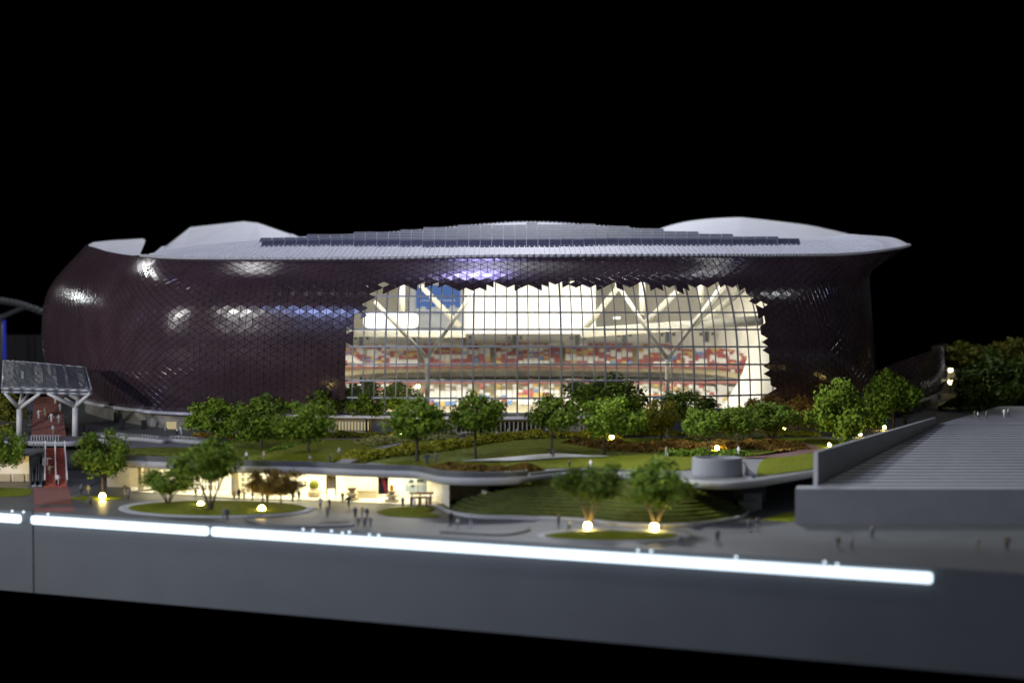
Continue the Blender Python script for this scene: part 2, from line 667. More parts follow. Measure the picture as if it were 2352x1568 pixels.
tier(838, 797, 9, 40.4, 43.0, (700, 1750), .95, [0, 1, 2, 3, 4, 2, 1])
tier(905, 880, 5, 38.9, 40.2, (700, 1750), .4, [0, 0, 4, 2])
tier(930, 906, 5, 37.4, 38.7, (700, 1750), .8, [0, 0, 4, 2, 3])
stando = stand.obj('grandstand', M['beige'], stadium)
so = seats.obj('seats', seatm, stando)
so['kind'] = 'stuff'
railm = mat('rail_red', (.28, .12, .11), .6)
for py, Y in ((844, 40.2), (878, 38.8)):
    rail = MB()
    rail.path(curve([at(700, py, Y - 6), at(868, py, Y - 1.4), at(1225, py, Y), at(1582, py, Y - 1.4), at(1750, py, Y - 6)], 60), .042, 6)
    rail.obj('tier_rail', railm, stando)
mb = MB()
c = curve([at(700, 862, 34.9), at(868, 862, 39.5), at(1225, 862, 40.9), at(1582, 862, 39.5), at(1750, 862, 34.9)], 50)
mb.grid([[Vector((p.x, p.y, z)) for p in c] for z in (2.55, 2.78)])
mb.obj('concourse_band', mat('band_grey', (.42, .40, .34), .7, 0, .35, 3), stando)

# white screen wall in the middle, blue-lit box, columns and tubes
mb = MB()
a, b_ = at(1066, 766, 38), at(1368, 640, 38)
mb.box(((a.x + b_.x) / 2, 38.05, (a.z + b_.z) / 2), (b_.x - a.x, .1, b_.z - a.z))
mb.obj('white_screen', M['white'], stadium)
mb = MB()
a, b_ = at(940, 752, 37.6), at(1062, 650, 37.6)
mb.box(((a.x + b_.x) / 2, 38.0, (a.z + b_.z) / 2), (b_.x - a.x, .6, b_.z - a.z))
box = mb.obj('control_box', M['greybox'], stadium)
mb = MB()
a, b_ = at(955, 716, 37.5), at(1056, 655, 37.5)
mb.box(((a.x + b_.x) / 2, 37.68, (a.z + b_.z) / 2), (b_.x - a.x, .05, b_.z - a.z))
wn_ = mb.obj('window', M['bluewin'], box)
mb = MB()
zc = a.z
for k in range(9):
    x = a.x + (b_.x - a.x) * (k + .5) / 9
    h = random.uniform(.04, .20)
    mb.box((x, 37.63, zc + h / 2), ((b_.x - a.x) / 9 * 1.02, .02, h))
mb.box(((a.x + b_.x) / 2, 37.632, zc + .30), ((b_.x - a.x) * .8, .02, .02))
mb.obj('silhouettes', M['greybox'], wn_)  # dark landscape silhouettes laid over the foot of the blue window
mb = MB()
a, b_ = at(835, 752, 36), at(962, 720, 36)
for_r = (b_.x - a.x) / 2
sp_ = lambda v: math.copysign(abs(v) ** .45, v)
ring_ = [(sp_(math.cos(2 * PI * k / 40)) * for_r, sp_(math.sin(2 * PI * k / 40)) * for_r * .30) for k in range(40)]
mb.add([((a.x + b_.x) / 2 + x * e_, 36 + yy, (a.z + b_.z) / 2 + z * e_) for yy, e_ in ((-.06, .9), (-.04, 1), (.05, 1)) for x, z in ring_],
       [tuple(range(40))] + [(i * 40 + k, i * 40 + (k + 1) % 40, (i + 1) * 40 + (k + 1) % 40, (i + 1) * 40 + k) for i in range(2) for k in range(40)] + [tuple(range(80, 120))])
mb.obj('floodlight', M['flood'], stadium)
mb = MB()
mb.box(at(1417, 730, 33), (.16, .06, .06))
mb.obj('floodlight', M['flood'], stadium)


def column(zc, stem_px, foot_y, top, arms, Y):
    m = MB()
    p0 = at(stem_px, foot_y, Y)
    p1 = at(stem_px, top, Y)
    m.tube((p0.x, p0.y, 1.95), p1, .05, .05, 12)
    c = m.obj('column', M['tube'], stadium, True)
    for a in arms:
        k = MB()
        k.tube(p1, at(*a), .042, .05, 12)
        k.obj('column_arm', M['tube'], c, True)


column(z2, 981, 950, 822, [(*z2(700, 890), 31.6), (*z2(1655, 730), 31.2)], 31.0)
column(z3, 1533, 950, 825, [(*z3(960, 720), 31.6), (*z3(1935, 730), 31.4)], 31.0)


def strut(a, b, r, name='roof_strut'):
    m = MB()
    m.tube(a, b, r, r, 12)
    m.obj(name, M['tube'], stadium, True)


strut(at(*z2(1120, 740), 32.4), at(*z2(1475, 1110), 33.2), .062)
strut(at(*z2(470, 1178), 33.4), at(*z2(1535, 1186), 33.4), .085, 'roof_tube')
strut(at(*z3(640, 1175), 33.2), at(*z3(2300, 1062), 31.6), .115, 'roof_tube')
strut(at(*z3(670, 1140), 33.4), at(*z3(985, 745), 32.6), .065)
strut(at(*z3(1225, 1090), 32.8), at(*z3(1570, 740), 32.2), .07)
strut(at(*z3(1650, 1110), 32.0), at(*z3(1990, 720), 31.8), .065)
strut(at(*z3(1770, 1075), 32.6), at(*z3(2120, 770), 32.2), .075)
for zx in (1195, 1735):
    strut(at(*z3(zx, 700), 35), at(*z3(zx + 6, 1010 if zx < 1500 else 900), 35), .075, 'roof_post')
strut(at(*z2(950, 730), 35), at(*z2(950, 1000), 35), .075, 'roof_post')
# dark speaker clusters under the roof edge of the far stand
for zf, zx, zy in ((z2, 575, 1250), (z2, 1055, 1235), (z2, 1520, 1240), (z2, 1985, 1245), (z3, 600, 1245), (z3, 1030, 1220), (z3, 1430, 1215), (z3, 1790, 1210)):
    m = MB()
    p = at(*zf(zx, zy), 40.0)
    m.box(p, (.13, .1, .30))
    m.box(p + Vector((-.16, 0, .07)), (.09, .08, .09))
    m.box(p + Vector((.17, 0, .08)), (.09, .08, .09))
    m.obj('speaker', M['darkgrey'], stadium)
# sweeping white end wall at the right of the glass
m = MB()
ew = [(1752, 778, 32.2), (1722, 812, 32.8), (1704, 862, 33.2), (1680, 905, 33.6), (1652, 948, 34)]
er = [(1800, 778, 31.0), (1790, 812, 31.0), (1785, 862, 31.0), (1780, 905, 31.0), (1775, 950, 31.0)]
m.grid([curve([at(*p) for p in ew], 16), curve([at(*p) for p in er], 16)])
m.grid([curve([at(*p) + Vector((.04, .3, 0)) for p in ew], 16), curve([at(*p) for p in ew], 16)])
m.obj('end_wall', M['white'], stadium, True)

# ------------------------------------------------------------------ roof
ru = np.linspace(2.9, 11, 400)
rimp = np.array([S(u, 4) for u in ru])
CRS = [(338, 590, 32.2), (450, 571, 34), (690, 549, 35.3), (900, 537, 36), (1100, 519, 36.3), (1200, 513, 36.5), (1300, 516, 36.3),
       (1500, 532, 36), (1700, 549, 35.6), (1840, 556, 35.3), (1950, 543, 36), (2000, 545, 35.6), (2050, 551, 34.8), (2082, 564.5, 33.65)]
crs = np.array([tuple(p) for p in curve([at(*c) for c in CRS], 240)])
ox = np.argsort(rimp[:, 0])
rX, rY, rZ = rimp[ox, 0], rimp[ox, 1], rimp[ox, 2]
oc = np.argsort(crs[:, 0])
cX, cY, cZ = crs[oc, 0], crs[oc, 1], crs[oc, 2]


def roofpt(X, s, lift=0.):
    a = np.array([np.interp(X, rX, rY), np.interp(X, rX, rZ)])
    b = np.array([np.interp(X, cX, cY), np.interp(X, cX, cZ)])
    p = a + (b - a) * s
    bul = .10 * math.sin(PI * s) * min(1, (b[0] - a[0]) / 4)
    return Vector((X, p[0], p[1] + .03 + bul + lift))


XL, XR = float(rX[0]) + .02, float(rX[-1]) - .02
xsr = np.concatenate([np.linspace(XL, XR - .6, 130), np.linspace(XR - .57, XR, 24)])
mb = MB()
ss = np.linspace(0, 1, 10)
mb.grid([[roofpt(X, s) for X in xsr] for s in ss])
mb.grid([[roofpt(X, 1) for X in xsr], [roofpt(X, 1) + Vector((0, 3.0, -.15)) for X in xsr], [Vector((X, 44, 5.3)) for X in xsr]])
# standing seams
X = XL + .1
while X < XR - .75:
    rows = []
    for dx, dz in ((-.012, 0), (-.009, .028), (.009, .028), (.012, 0)):
        rows.append([roofpt(X + dx, s, dz) for s in ss])
    mb.grid(rows)
    X += .108
roof = mb.obj('roof', M['roof'], stadium)
mb = MB()
mb.path([Vector(p) + Vector((0, -.02, .02)) for p in rimp[::2]] + [Vector(rimp[-1])], .034, 8)
mb.obj('rim', M['ring'], roof, True)

# solar panels
pm = MB()
pm.box((0, 0, 0), (.226, .24, .02), 0)
for i in range(7):
    for j in range(4):
        pm.box((-.09 + i * .030, -.066 + j * .044, .0115), (.0225, .032, .004), 1)
solar = pm.mesh('solar_panel', [M['pframe'], M['cell']])
rest = MB()
nsol = 0
FRONT = [(605, 565), (770, 563.5), (1000, 566), (1200, 566), (1400, 563), (1576, 563), (1838, 561.5)]
CRY = [(605, 556), (690, 550), (900, 539), (1100, 523), (1180, 522), (1235, 521), (1330, 522), (1500, 533), (1700, 549), (1838, 557)]
sgrid = np.linspace(.02, .98, 97)


def roof_at(px, py):
    best = None
    for s_ in sgrid:
        X = (px - CX) / F * (30.2 + 6 * s_)
        y = proj(roofpt(X, s_))[1]
        if best is None or abs(y - py) < best[0]:
            best = (abs(y - py), X, s_)
    return best[1], best[2]


for r in range(8):
    for k in range(47):
        px = 606 + 26.2 * (k + .5)
        step_ = math.floor(k / 2) * 2
        y0 = float(np.interp(606 + 26.2 * (step_ + 1), *zip(*FRONT)))
        if k % 2 == 0 and (k < 15 or k > 34) and r == 0:
            y0 += .8
        y = y0 - r * 7.0 + (r * r * .12)
        if y < float(np.interp(px, *zip(*CRY))) + (1.5 if r else -50):
            continue
        X, sk = roof_at(px, y)
        Yh = 30.2 + 6 * sk
        p = roofpt(X, sk, .07)
        q = roofpt(X, min(1, sk + .05), .07)
        slope = math.atan2(q.z - p.z, q.y - p.y)
        R = Matrix.Rotation(slope + (.52 if r == 0 else .30), 4, 'X') @ Matrix.Scale(26.2 / F * Yh / .232, 4, (1, 0, 0))
        if nsol < 98:
            o = bpy.data.objects.new('solar_panel', solar)
            COL.objects.link(o)
            o.parent = roof
            o.matrix_local = Matrix.Translation(p) @ R
            nsol += 1
        else:
            rest.add([p + R.to_3x3() @ v.co for v in solar.vertices], [tuple(f.vertices) for f in solar.polygons], 0)
            for i, f in enumerate(solar.polygons):
                rest.m[len(rest.m) - len(solar.polygons) + i] = f.material_index
ro = rest.obj('solar_panels', [M['pframe'], M['cell']], roof)
ro['kind'] = 'stuff'


def dome(name, sil, Yf, Yt, drop, thick=4.0):
    """white roof volume: its outline is the ridge at Yt, the near face runs down to Yf"""
    m = MB()
    rid = curve([at(x, y, Yt) for x, y in sil], 60)
    zlow = min(p.z for p in rid) - drop
    rows = []
    for f in np.linspace(0, 1, 9):
        k = math.sin(f * PI / 2)
        rows.append([Vector((p.x * (Yf + (Yt - Yf) * f) / Yt, Yf + (Yt - Yf) * f, zlow + (p.z - zlow) * k)) for p in rid])
    for f in np.linspace(.15, 1, 6):
        rows.append([Vector((p.x, Yt + thick * f, p.z - (p.z - zlow) * f * f)) for p in rid])
    m.grid(rows)
    return m.obj(name, M['dome'], roof, True)


def facet(name, near, far, back):
    """flat-faced roof volume from three rows of points"""
    m = MB()
    m.grid([[at(*p) for p in near], [at(*p) for p in far], [at(*p) for p in back]])
    return m.obj(name, M['dome'], roof)


facet('roof_shell', [(338, 592, 33.0), (352, 584, 33.0), (372, 580, 33.3), (420, 575, 34), (560, 565, 35), (600, 562, 35.2), (665, 556, 35.3), (676, 555, 35.4), (700, 553, 35.5)],
      [(342, 590, 33.1), (372, 566, 38), (381, 565, 38.2), (437, 522, 40), (560, 508.5, 40), (592, 512, 40), (666, 537.5, 39), (671, 537, 38.6), (698, 549, 36.2)],
      [(350, 605, 36), (372, 600, 42), (381, 600, 42), (437, 590, 44), (560, 590, 44), (592, 590, 44), (666, 590, 43), (671, 590, 43), (698, 590, 41)])
facet('roof_flap', [(203, 564.5, 36.6), (215, 567.5, 35.6), (245, 577, 34.5), (275, 583, 33.6), (300, 587, 33.2), (321, 586, 33.3)],
      [(204, 562, 37.0), (214, 556.5, 38.5), (252, 552.5, 38.5), (328, 548, 38.5), (332, 550, 38.3), (334, 553, 37.8)],
      [(262, 575, 41), (270, 575, 41), (280, 575, 41), (318, 580, 40), (320, 582, 40), (322, 583, 39.6)])
dome('roof_dome', [(1470, 545), (1505, 530), (1560, 513), (1620, 504), (1690, 500), (1715, 501), (1760, 506), (1850, 517), (1905, 528), (1958, 541), (1990, 556)], 36.4, 40.5, .5)
mb = MB()
mb.lathe((0, 0, 0), [(.02, 0), (.02, .01)], 6)

# ================================================================== GROUND, BASE, PODIUM
fr = lambda X: 22.82 - .369 * (X + 7.68)     # front edge of the base
Xs = -7.72                                   # seam between the two base modules


def basebox(x0, x1, name, label):
    m = MB()
    top = [Vector((x0, fr(x0), ZP)), Vector((x1, fr(x1), ZP)), Vector((x1, 47, ZP)), Vector((x0, 47, ZP))]
    m.prism(top, ZP - ZB)
    return tag(m.obj(name, M['base'], None), label, 'plinth')


basebox(Xs + .012, 14, 'plinth', 'long grey model base under the whole stadium with slanting front')
basebox(-14, Xs - .012, 'plinth', 'short end piece of the grey model base left of the vertical seam')
m = MB()
m.prism([Vector((Xs + .02, fr(Xs) + .03, ZP + .006)), Vector((13.9, fr(13.9) + .03, ZP + .006)), Vector((13.9, 46, ZP + .006)), Vector((Xs + .02, 46, ZP + .006))], .005)
m.prism([Vector((-13.9, fr(-13.9) + .03, ZP + .006)), Vector((Xs - .02, fr(Xs) + .03, ZP + .006)), Vector((Xs - .02, 46, ZP + .006)), Vector((-13.9, 46, ZP + .006))], .005)
struct(m.obj('plaza', M['plaza']), 'smooth grey paving of the lower plaza')


# LED strip along the front
def strip(xa, xb, label):
    a = Vector((xa, fr(xa) - .05, ZP - .12))
    b = Vector((xb, fr(xb) - .05, ZP - .12))
    d = (b - a).normalized()
    R = Matrix.Rotation(math.atan2(d.y, d.x), 3, 'Z')
    mm = MB()
    n = 16
    ring = [(math.copysign(min(1, abs(math.cos(2 * PI * k / n)) ** .5), math.cos(2 * PI * k / n)) * .03,
             math.copysign(min(1, abs(math.sin(2 * PI * k / n)) ** .5), math.sin(2 * PI * k / n)) * .070) for k in range(n)]
    secs = [(0, .7), (.02, .95), (.05, 1)]
    L = (b - a).length
    secs = secs + [(L - .05, 1), (L - .02, .95), (L, .7)]
    vs = [a + R @ Vector((x, yy * k, zz * k)) for x, k in secs for yy, zz in ring]
    fs = [(i * n + j, i * n + (j + 1) % n, (i + 1) * n + (j + 1) % n, (i + 1) * n + j) for i in range(5) for j in range(n)]
    fs += [tuple(range(n))[::-1], tuple(range(5 * n, 6 * n))]
    mm.add(vs, fs)
    t = thing('light_strip', label, 'led strip', tuple(a), 'white light strips along the front of the base')
    mm.obj('tube', M['led'], t)
    return t


xfront = lambda px: (lambda d: (22.82 - .369 * 7.68) / (d.y / d.x + .369) if abs(d.x) > 1e-6 else 0)(ray(px, 1200))
s0 = strip(xfront(-60), xfront(50), 'short glowing white strip cut by the left picture edge')
s1 = strip(xfront(75), xfront(480), 'glowing white strip below the red ramp')
s2 = strip(xfront(488), xfront(2140), 'longest glowing white strip, with a rounded right end')
for t, pxs in ((s0, (30, 56)), (s1, (112,)), (s2, (697, 720, 762, 787, 803, 849, 870, 1465, 1495, 1690, 1893, 1922))):
    for px in pxs:
        mm = MB()
        X = xfront(px)
        mm.ball((X, fr(X) - .035, ZP - .012 + random.uniform(-.01, .012)), .019, 0, 10, 6)
        mm.obj('bulb', M['led'], t)

# podium: garden level carried over the shops
EDGE = [(262, 1054), (283, 1057), (412, 1063), (540, 1070), (692, 1073), (817, 1078), (900, 1081), (957, 1083), (987, 1089), (1012, 1094), (1050, 1097),
        (1107, 1098), (1182, 1096), (1232, 1091), (1290, 1085), (1380, 1083), (1470, 1086), (1547, 1095), (1597, 1104), (1650, 1106), (1697, 1105),
        (1747, 1100), (1810, 1090), (1874, 1079)]
edge = curve([g(*p) for p in EDGE], 140)
WALK = [(-260, 1012), (36, 1013), (69, 1013), (165, 1014), (209, 1008), (240, 1008)]
walk = curve([g(*p) for p in WALK], 30)
right_ = [g(1990, 1030), g(2160, 985), Vector((11.5, 31.0, ZG)), Vector((13.8, 34, ZG)), Vector((13.8, 46, ZG)), Vector((-13.8, 46, ZG))]
top = walk + [g(256, 1020), g(258, 1045)] + edge + right_
m = MB()
m.prism(top, .09)
pod = m.obj('podium', M['path'])
struct(pod, 'grey paved garden level in front of the stadium')
# white fascia band and dark parapet along its edge
m = MB()
outl = [g(258, 1045)] + edge
nrm = []
for i in range(len(outl)):
    d = outl[min(i + 1, len(outl) - 1)] - outl[max(i - 1, 0)]
    nrm.append(Vector((d.y, -d.x, 0)).normalized())
rows = [[p + n * o + Vector((0, 0, dz)) for p, n in zip(outl, nrm)] for o, dz in ((-.02, .0), (.035, .012), (.05, -.01), (.045, -.09), (.0, -.115), (-.3, -.12))]
m.grid(rows)
m.obj('fascia', M['fascia'], pod, True)
m = MB()
k1 = 78
for i0, i1, hh in ((0, k1, .10), (k1, 100, .05)):
    pts, nn = outl[i0:i1], nrm[i0:i1]
    rows = [[p + n * o + Vector((0, 0, dz)) for p, n in zip(pts, nn)] for o, dz in ((.02, .005), (.02, hh), (-.02, hh), (-.02, .005))]
    m.grid(rows)
m.obj('parapet', M['parapet'], pod)
m = MB()
wn = [Vector((0, -1, 0))] * len(walk)
rows = [[p + Vector((0, o, dz)) for p in walk] for o, dz in ((.02, .0), (-.04, .01), (-.05, -.02), (-.04, -.085), (.1, -.10))]
m.grid(rows)
m.obj('walkway_fascia', M['fascia'], pod, True)
# curved balcony of the walkway reaching in front of the stadium's left end
m = MB()
bal = curve([g(*p) for p in ((204, 1008), (240, 1006), (275, 1010), (310, 1012), (344, 1015), (372, 1018), (400, 1016), (440, 1019), (468, 1021), (492, 1012))], 50)
rows = [[p + Vector((0, o, dz)) for p in bal] for o, dz in ((.5, .085), (.0, .08), (-.05, .075), (-.06, .045), (-.04, .0), (.3, -.01))]
m.grid(rows)
m.obj('balcony', M['fascia'], pod, True)


def railing(pts, label, h=.10, step=.05, name='railing'):
    P = [Vector(p) for p in pts]
    mm = MB()
    L = 0
    for a, b in zip(P[:-1], P[1:]):
        n = max(1, int((b - a).length / step))
        for k in range(n):
            q = a + (b - a) * (k / n)
            mm.box(q + Vector((0, 0, h / 2)), (.012, .012, h))
    mm.path([p + Vector((0, 0, h)) for p in P], .011, 6)
    return tag(mm.obj(name, M['metal']), label, 'railing', 'white railings along the walkways')


railing([g(72, 1011), g(140, 1011)], 'white barred railing above the two escalators')
railing([p + Vector((0, .02, .03)) for p in bal[7:14]], 'white barred railing behind the round tree by the ramp')
railing([p + Vector((0, .02, .03)) for p in bal[19:27]], 'middle white barred railing on the curved balcony')
railing([p + Vector((0, .02, .03)) for p in bal[31:42]], 'white barred railing below the lit doorway')
railing([g(148, 1036) + Vector((0, -1.2, -.12)), g(166, 1036) + Vector((0, -1.2, -.12))], 'short white railing at the head of the red ramp', .12)

# walls beneath the podium
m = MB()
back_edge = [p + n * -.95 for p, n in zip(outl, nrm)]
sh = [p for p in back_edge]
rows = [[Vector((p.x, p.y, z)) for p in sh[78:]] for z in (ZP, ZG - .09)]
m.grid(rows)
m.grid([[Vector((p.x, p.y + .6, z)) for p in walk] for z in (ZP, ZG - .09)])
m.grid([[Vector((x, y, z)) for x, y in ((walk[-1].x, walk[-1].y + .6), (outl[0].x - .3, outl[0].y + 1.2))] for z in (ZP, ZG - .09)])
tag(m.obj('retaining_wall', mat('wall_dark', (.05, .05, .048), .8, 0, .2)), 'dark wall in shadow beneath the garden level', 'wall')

# ------------------------------------------------------------------ shops under the podium
shop = thing('shop_row', 'row of brightly lit cream shops under the white curved podium edge', 'shops', tuple(pl(650, 1150)))
seg = [i for i, p in enumerate(outl) if proj(p)[0] < 1034]
s_in = [Vector((p.x, p.y, 0)) for p in [outl[i] - nrm[i] * 1.0 for i in seg]]
i0 = next(i for i, p in enumerate(s_in) if proj(Vector((p.x, p.y, ZP)))[0] > 262)
s_in = s_in[i0:]
m = MB()
m.grid([[Vector((p.x, p.y, z)) for p in s_in] for z in (ZP, ZG - .10)])
m.obj('back_wall', M['cream'], shop)
m = MB()
s_out = [Vector((p.x, p.y, 0)) for p in [outl[i] - nrm[i] * .30 for i in seg][i0:]]
m.grid([[Vector((p.x, p.y, ZP + .014)) for p in s_out], [Vector((p.x, p.y, ZP + .014)) for p in s_in]])
m.obj('shop_floor', M['cream'], shop)
m = MB()
m.grid([[Vector((p.x, p.y, ZG - .135)) for p in s_out], [Vector((p.x, p.y, ZG - .135)) for p in s_in]])
m.obj('shop_ceiling', M['white'], shop)


def shoppt(px, f):
    """point on the shop floor at photo column px, f = 0 front .. 1 back"""
    best = min(range(len(s_out)), key=lambda i: abs(proj(Vector((*(s_out[i] + (s_in[i] - s_out[i]) * f).xy, ZP)))[0] - px))
    p = s_out[best] + (s_in[best] - s_out[best]) * f
    return Vector((p.x, p.y, ZP + .015))


HS = ZG - .13 - ZP
for px, w, f, mt in ((534, .13, .45, 'beige'), (428, .10, .6, 'beige'), (272, .06, .3, 'beige'), (660, .05, .95, 'beige')):
    m = MB()
    p = shoppt(px, f)
    m.box(p + Vector((0, 0, HS / 2 - .01)), (w, .14, HS - .02))
    m.obj('pilaster', M[mt], shop)
m = MB()
p, q = shoppt(1000, .0), shoppt(1026, .1)
cw_ = curve([shoppt(985, .95), shoppt(1005, .6), shoppt(1018, .3), shoppt(1030, .0)], 12)
m.grid([[Vector((v.x, v.y, z)) for v in cw_] for z in (ZP + .01, ZG - .12)])
m.obj('curved_wall', M['cream'], shop, True)
m = MB()
cw2 = [shoppt(225 + 0, .0)] if False else None
a = s_out[0]
b = s_in[0]
m.grid([[Vector((v.x, v.y, z)) for v in (a, b)] for z in (ZP + .01, ZG - .12)])
m.grid([[Vector((v.x, v.y, z)) for v in (a, a + Vector((-.42, .02, 0)))] for z in (ZP + .01, ZG - .12)])
m.obj('end_wall', M['beige'], shop)
for px, w, nx, nz in ((300, .20, 2, 5), (463, .26, 3, 6), (565, .36, 4, 4), (492, .28, 5, 2), (407, .16, 2, 4)):
    m = MB()
    p = shoppt(px, .9)
    hh = HS * (.82 if nz > 2 else .5)
    for i in range(nx + 1):
        m.box(p + Vector((-w / 2 + w * i / nx, -.05, hh / 2)), (.022, .03, hh))
    for j in range(nz + 1):
        m.box(p + Vector((0, -.052, hh * j / nz)), (w, .026, .020))
    wo = m.obj('window', M['white'], shop)
    m = MB()
    m.box(p + Vector((0, -.025, hh / 2)), (w, .012, hh))
    m.obj('pane', M['beige'], wo)


def furn(name, label, cat, build, mats, px, f, grp=None):
    p = shoppt(px, f)
    m = MB()
    build(m, p)
    return tag(m.obj(name, mats), label, cat, grp)


furn('banner', 'hanging black banner with a red diagonal stripe in the shop', 'banner',
     lambda m, p: (m.box(p + Vector((0, 0, .31)), (.17, .012, .34), 0),
                   m.add([p + Vector(v) for v in ((-.05, -.010, .47), (.01, -.010, .47), (.075, -.010, .17), (.03, -.010, .17))], [(0, 1, 2, 3)], 1)),
     [M['banner_k'], M['banner_r']], 876, .15)
furn('banner', 'tall cream patterned banner on a post between the shop rooms', 'banner',
     lambda m, p: (m.box(p + Vector((0, 0, .33)), (.15, .012, .30), 0), m.box(p + Vector((-.075, -.002, .24)), (.018, .02, .46), 1), m.box(p + Vector((.075, -.002, .24)), (.018, .02, .46), 1),
                   [m.box(p + Vector((random.uniform(-.05, .05), -.008, random.uniform(.22, .44))), (.02, .006, .03), 1) for _ in range(9)]),
     [M['beige'], M['wood']], 757, .25)
stk_ = [(.02, 0), (.12, .0), (.13, .03), (.07, .045), (.06, .07), (.105, .085), (.115, .11), (.05, .125), (.045, .15), (.085, .165), (.09, .185), (.035, .20), (.03, .27), (.01, .28)]
furn('display_stand', 'round tiered display with an orange top right of the dark banner', 'display',
     lambda m, p: (m.lathe(p, stk_[:-3], 20, 0), m.lathe(p + Vector((0, 0, .19)), [(.03, 0), (.03, .09), (.005, .095)], 12, 1)), [M['beige'], M['orange']], 900, .35)
furn('display_stand', 'round tiered display with dark top near the low counter', 'display',
     lambda m, p: (m.lathe(p, stk_[:-4], 20, 0), m.lathe(p + Vector((0, 0, .155)), [(.02, 0), (.075, .02), (.08, .05), (.01, .055)], 16, 1)), [M['beige'], M['wood']], 818, .35)
furn('counter', 'long low counter at the back of the white shop room', 'counter',
     lambda m, p: (m.box(p + Vector((0, 0, .06)), (.34, .09, .12), 0), m.box(p + Vector((0, -.002, .126)), (.36, .11, .014), 0)), [M['beige']], 846, .75)
furn('kiosk', 'squat rounded kiosk with green plants on top in the shop', 'kiosk',
     lambda m, p: (m.lathe(p, [(.06, 0), (.11, .02), (.12, .09), (.07, .11), (.07, .15)], 18, 0), m.ball(p + Vector((0, 0, .2)), .085, 1, 12, 8)), [M['beige'], LEAF['olive']], 725, .55)
furn('notice_board', 'pale blue picture board on the curved shop wall', 'board',
     lambda m, p: (m.box(p + Vector((0, 0, .28)), (.36, .02, .26), 0), m.box(p + Vector((0, -.012, .28)), (.012, .01, .27), 1), m.box(p + Vector((0, -.012, .28)), (.37, .01, .012), 1),
                   m.box(p + Vector((.07, -.014, .34)), (.12, .006, .04), 2), m.box(p + Vector((-.08, -.014, .33)), (.07, .006, .05), 2), m.box(p + Vector((-.06, -.014, .25)), (.05, .006, .04), 2)),
     [M['board'], M['white'], M['darkgrey']], 955, .62)


def tablebuild(m, p):
    m.box(p + Vector((0, 0, .115)), (.36, .12, .018), 0)
    m.box(p + Vector((0, .02, .185)), (.40, .13, .022), 0)
    for sx in (-.16, -.02, .15):
        m.box(p + Vector((sx, -.03, .055)), (.05, .05, .11), 0)
        m.box(p + Vector((sx, .05, .09)), (.02, .02, .18), 0)
    m.box(p + Vector((-.05, -.06, .205)), (.03, .02, .02), 1)


furn('food_stall', 'dark wooden stall with a flat roof in the last shop', 'stall', tablebuild, [M['wood'], M['banner_r']], 965, .05)
for px, w, h, c in ((640, .09, .10, 'wood'), (690, .06, .16, 'orange'), (330, .05, .1, 'wood'), (705, .08, .07, 'beige')):
    pass
# round post under the planter
m = MB()
p = pl(1052, 1148)
m.box((p.x, p.y, (ZP + ZG - .1) / 2), (.09, .12, ZG - .1 - ZP), 0)
m.box((p.x + .13, p.y + .05, (ZP + ZG - .1) / 2), (.07, .08, ZG - .1 - ZP), 1)
tag(m.obj('pier', [M['darkgrey'], M['beige']]), 'dark square pier carrying the planter end of the podium', 'pier')

# small lit shop at far left
side = thing('side_shop', 'small shop with glowing yellow wall at the left picture edge', 'shop', tuple(pl(20, 1115)))
p0, p1 = pl(-90, 1114), pl(69, 1114)
m = MB()
m.box(((p0.x + p1.x) / 2, p0.y + .55, ZP + .28), (p1.x - p0.x, .04, .56))
m.obj('back_wall', M['cream'], side)
m = MB()
m.box(((p0.x + p1.x) / 2, p0.y + .25, ZP + .585), (p1.x - p0.x + .1, .9, .05))
m.obj('roof', M['parapet'], side)
m = MB()
m.box((p1.x + .0, p1.y + .28, ZP + .28), (.03, .56, .56))
m.obj('side_wall', M['darkgrey'], side)
m = MB()
for k in range(5):
    m.box((p0.x + (p1.x - p0.x) * (k + .5) / 5, p0.y + .50, ZP + .08), (.20, .03, .14))
m.obj('counter', M['beige'], side)

# ------------------------------------------------------------------ canopy and red stair at the left
can = thing('entrance_canopy', 'clear plastic canopy on white forked posts over the red stairs', 'canopy', tuple(g(110, 1000)))
A = [(8, 828, 30.6), (70, 832, 30.6), (135, 838, 30.6), (197, 843, 30.6)]
B = [(4, 892, 29.0), (72, 893, 29.0), (142, 895, 29.0), (211, 897, 29.0)]
ca, cb = curve([at(*p) for p in A], 33), curve([at(*p) for p in B], 33)
rows = []
for i in range(13):
    f = i / 12
    r = []
    for k in range(33):
        p = ca[k] + (cb[k] - ca[k]) * f
        w = abs(((k / 8) % 1) - .5)
        z = .05 * w * math.sin(PI * f) * (1 if (k // 8) % 2 else -1) + random.uniform(-.005, .005)
        r.append(p + Vector((0, 0, z)))
    rows.append(r)
m = MB()
m.grid(rows)
m.obj('roof_sheet', M['plastic'], can)
m = MB()
for c_, r_ in ((cb, .035), (ca, .015)):
    m.path(c_[::4], r_, 8)
m.tube(ca[0], cb[0], .018)
m.tube(ca[-1], cb[-1], .018)
m.path([p + Vector((0, .0, -.07)) for p in cb[::4]], .03, 8)
m.obj('roof_frame', M['metal'], can, True)
for fx, ty, arms in ((45, 938, [(12, 903), (50, 905), (92, 903), (64, 905)]), (173, 934, [(110, 903), (140, 905), (206, 903), (186, 906)])):
    m = MB()
    q = g(fx, 1001)
    tp = at(fx, ty, q.y)
    m.tube(q, tp, .066, .060, 14)
    post = m.obj('post', M['white'], can, True)
    for k, a in enumerate(arms):
        m = MB()
        m.tube(tp, at(a[0], a[1], q.y + (-.4 if k % 2 == 0 else .5)), .05, .032, 10)
        m.obj('arm', M['white'], post, True)


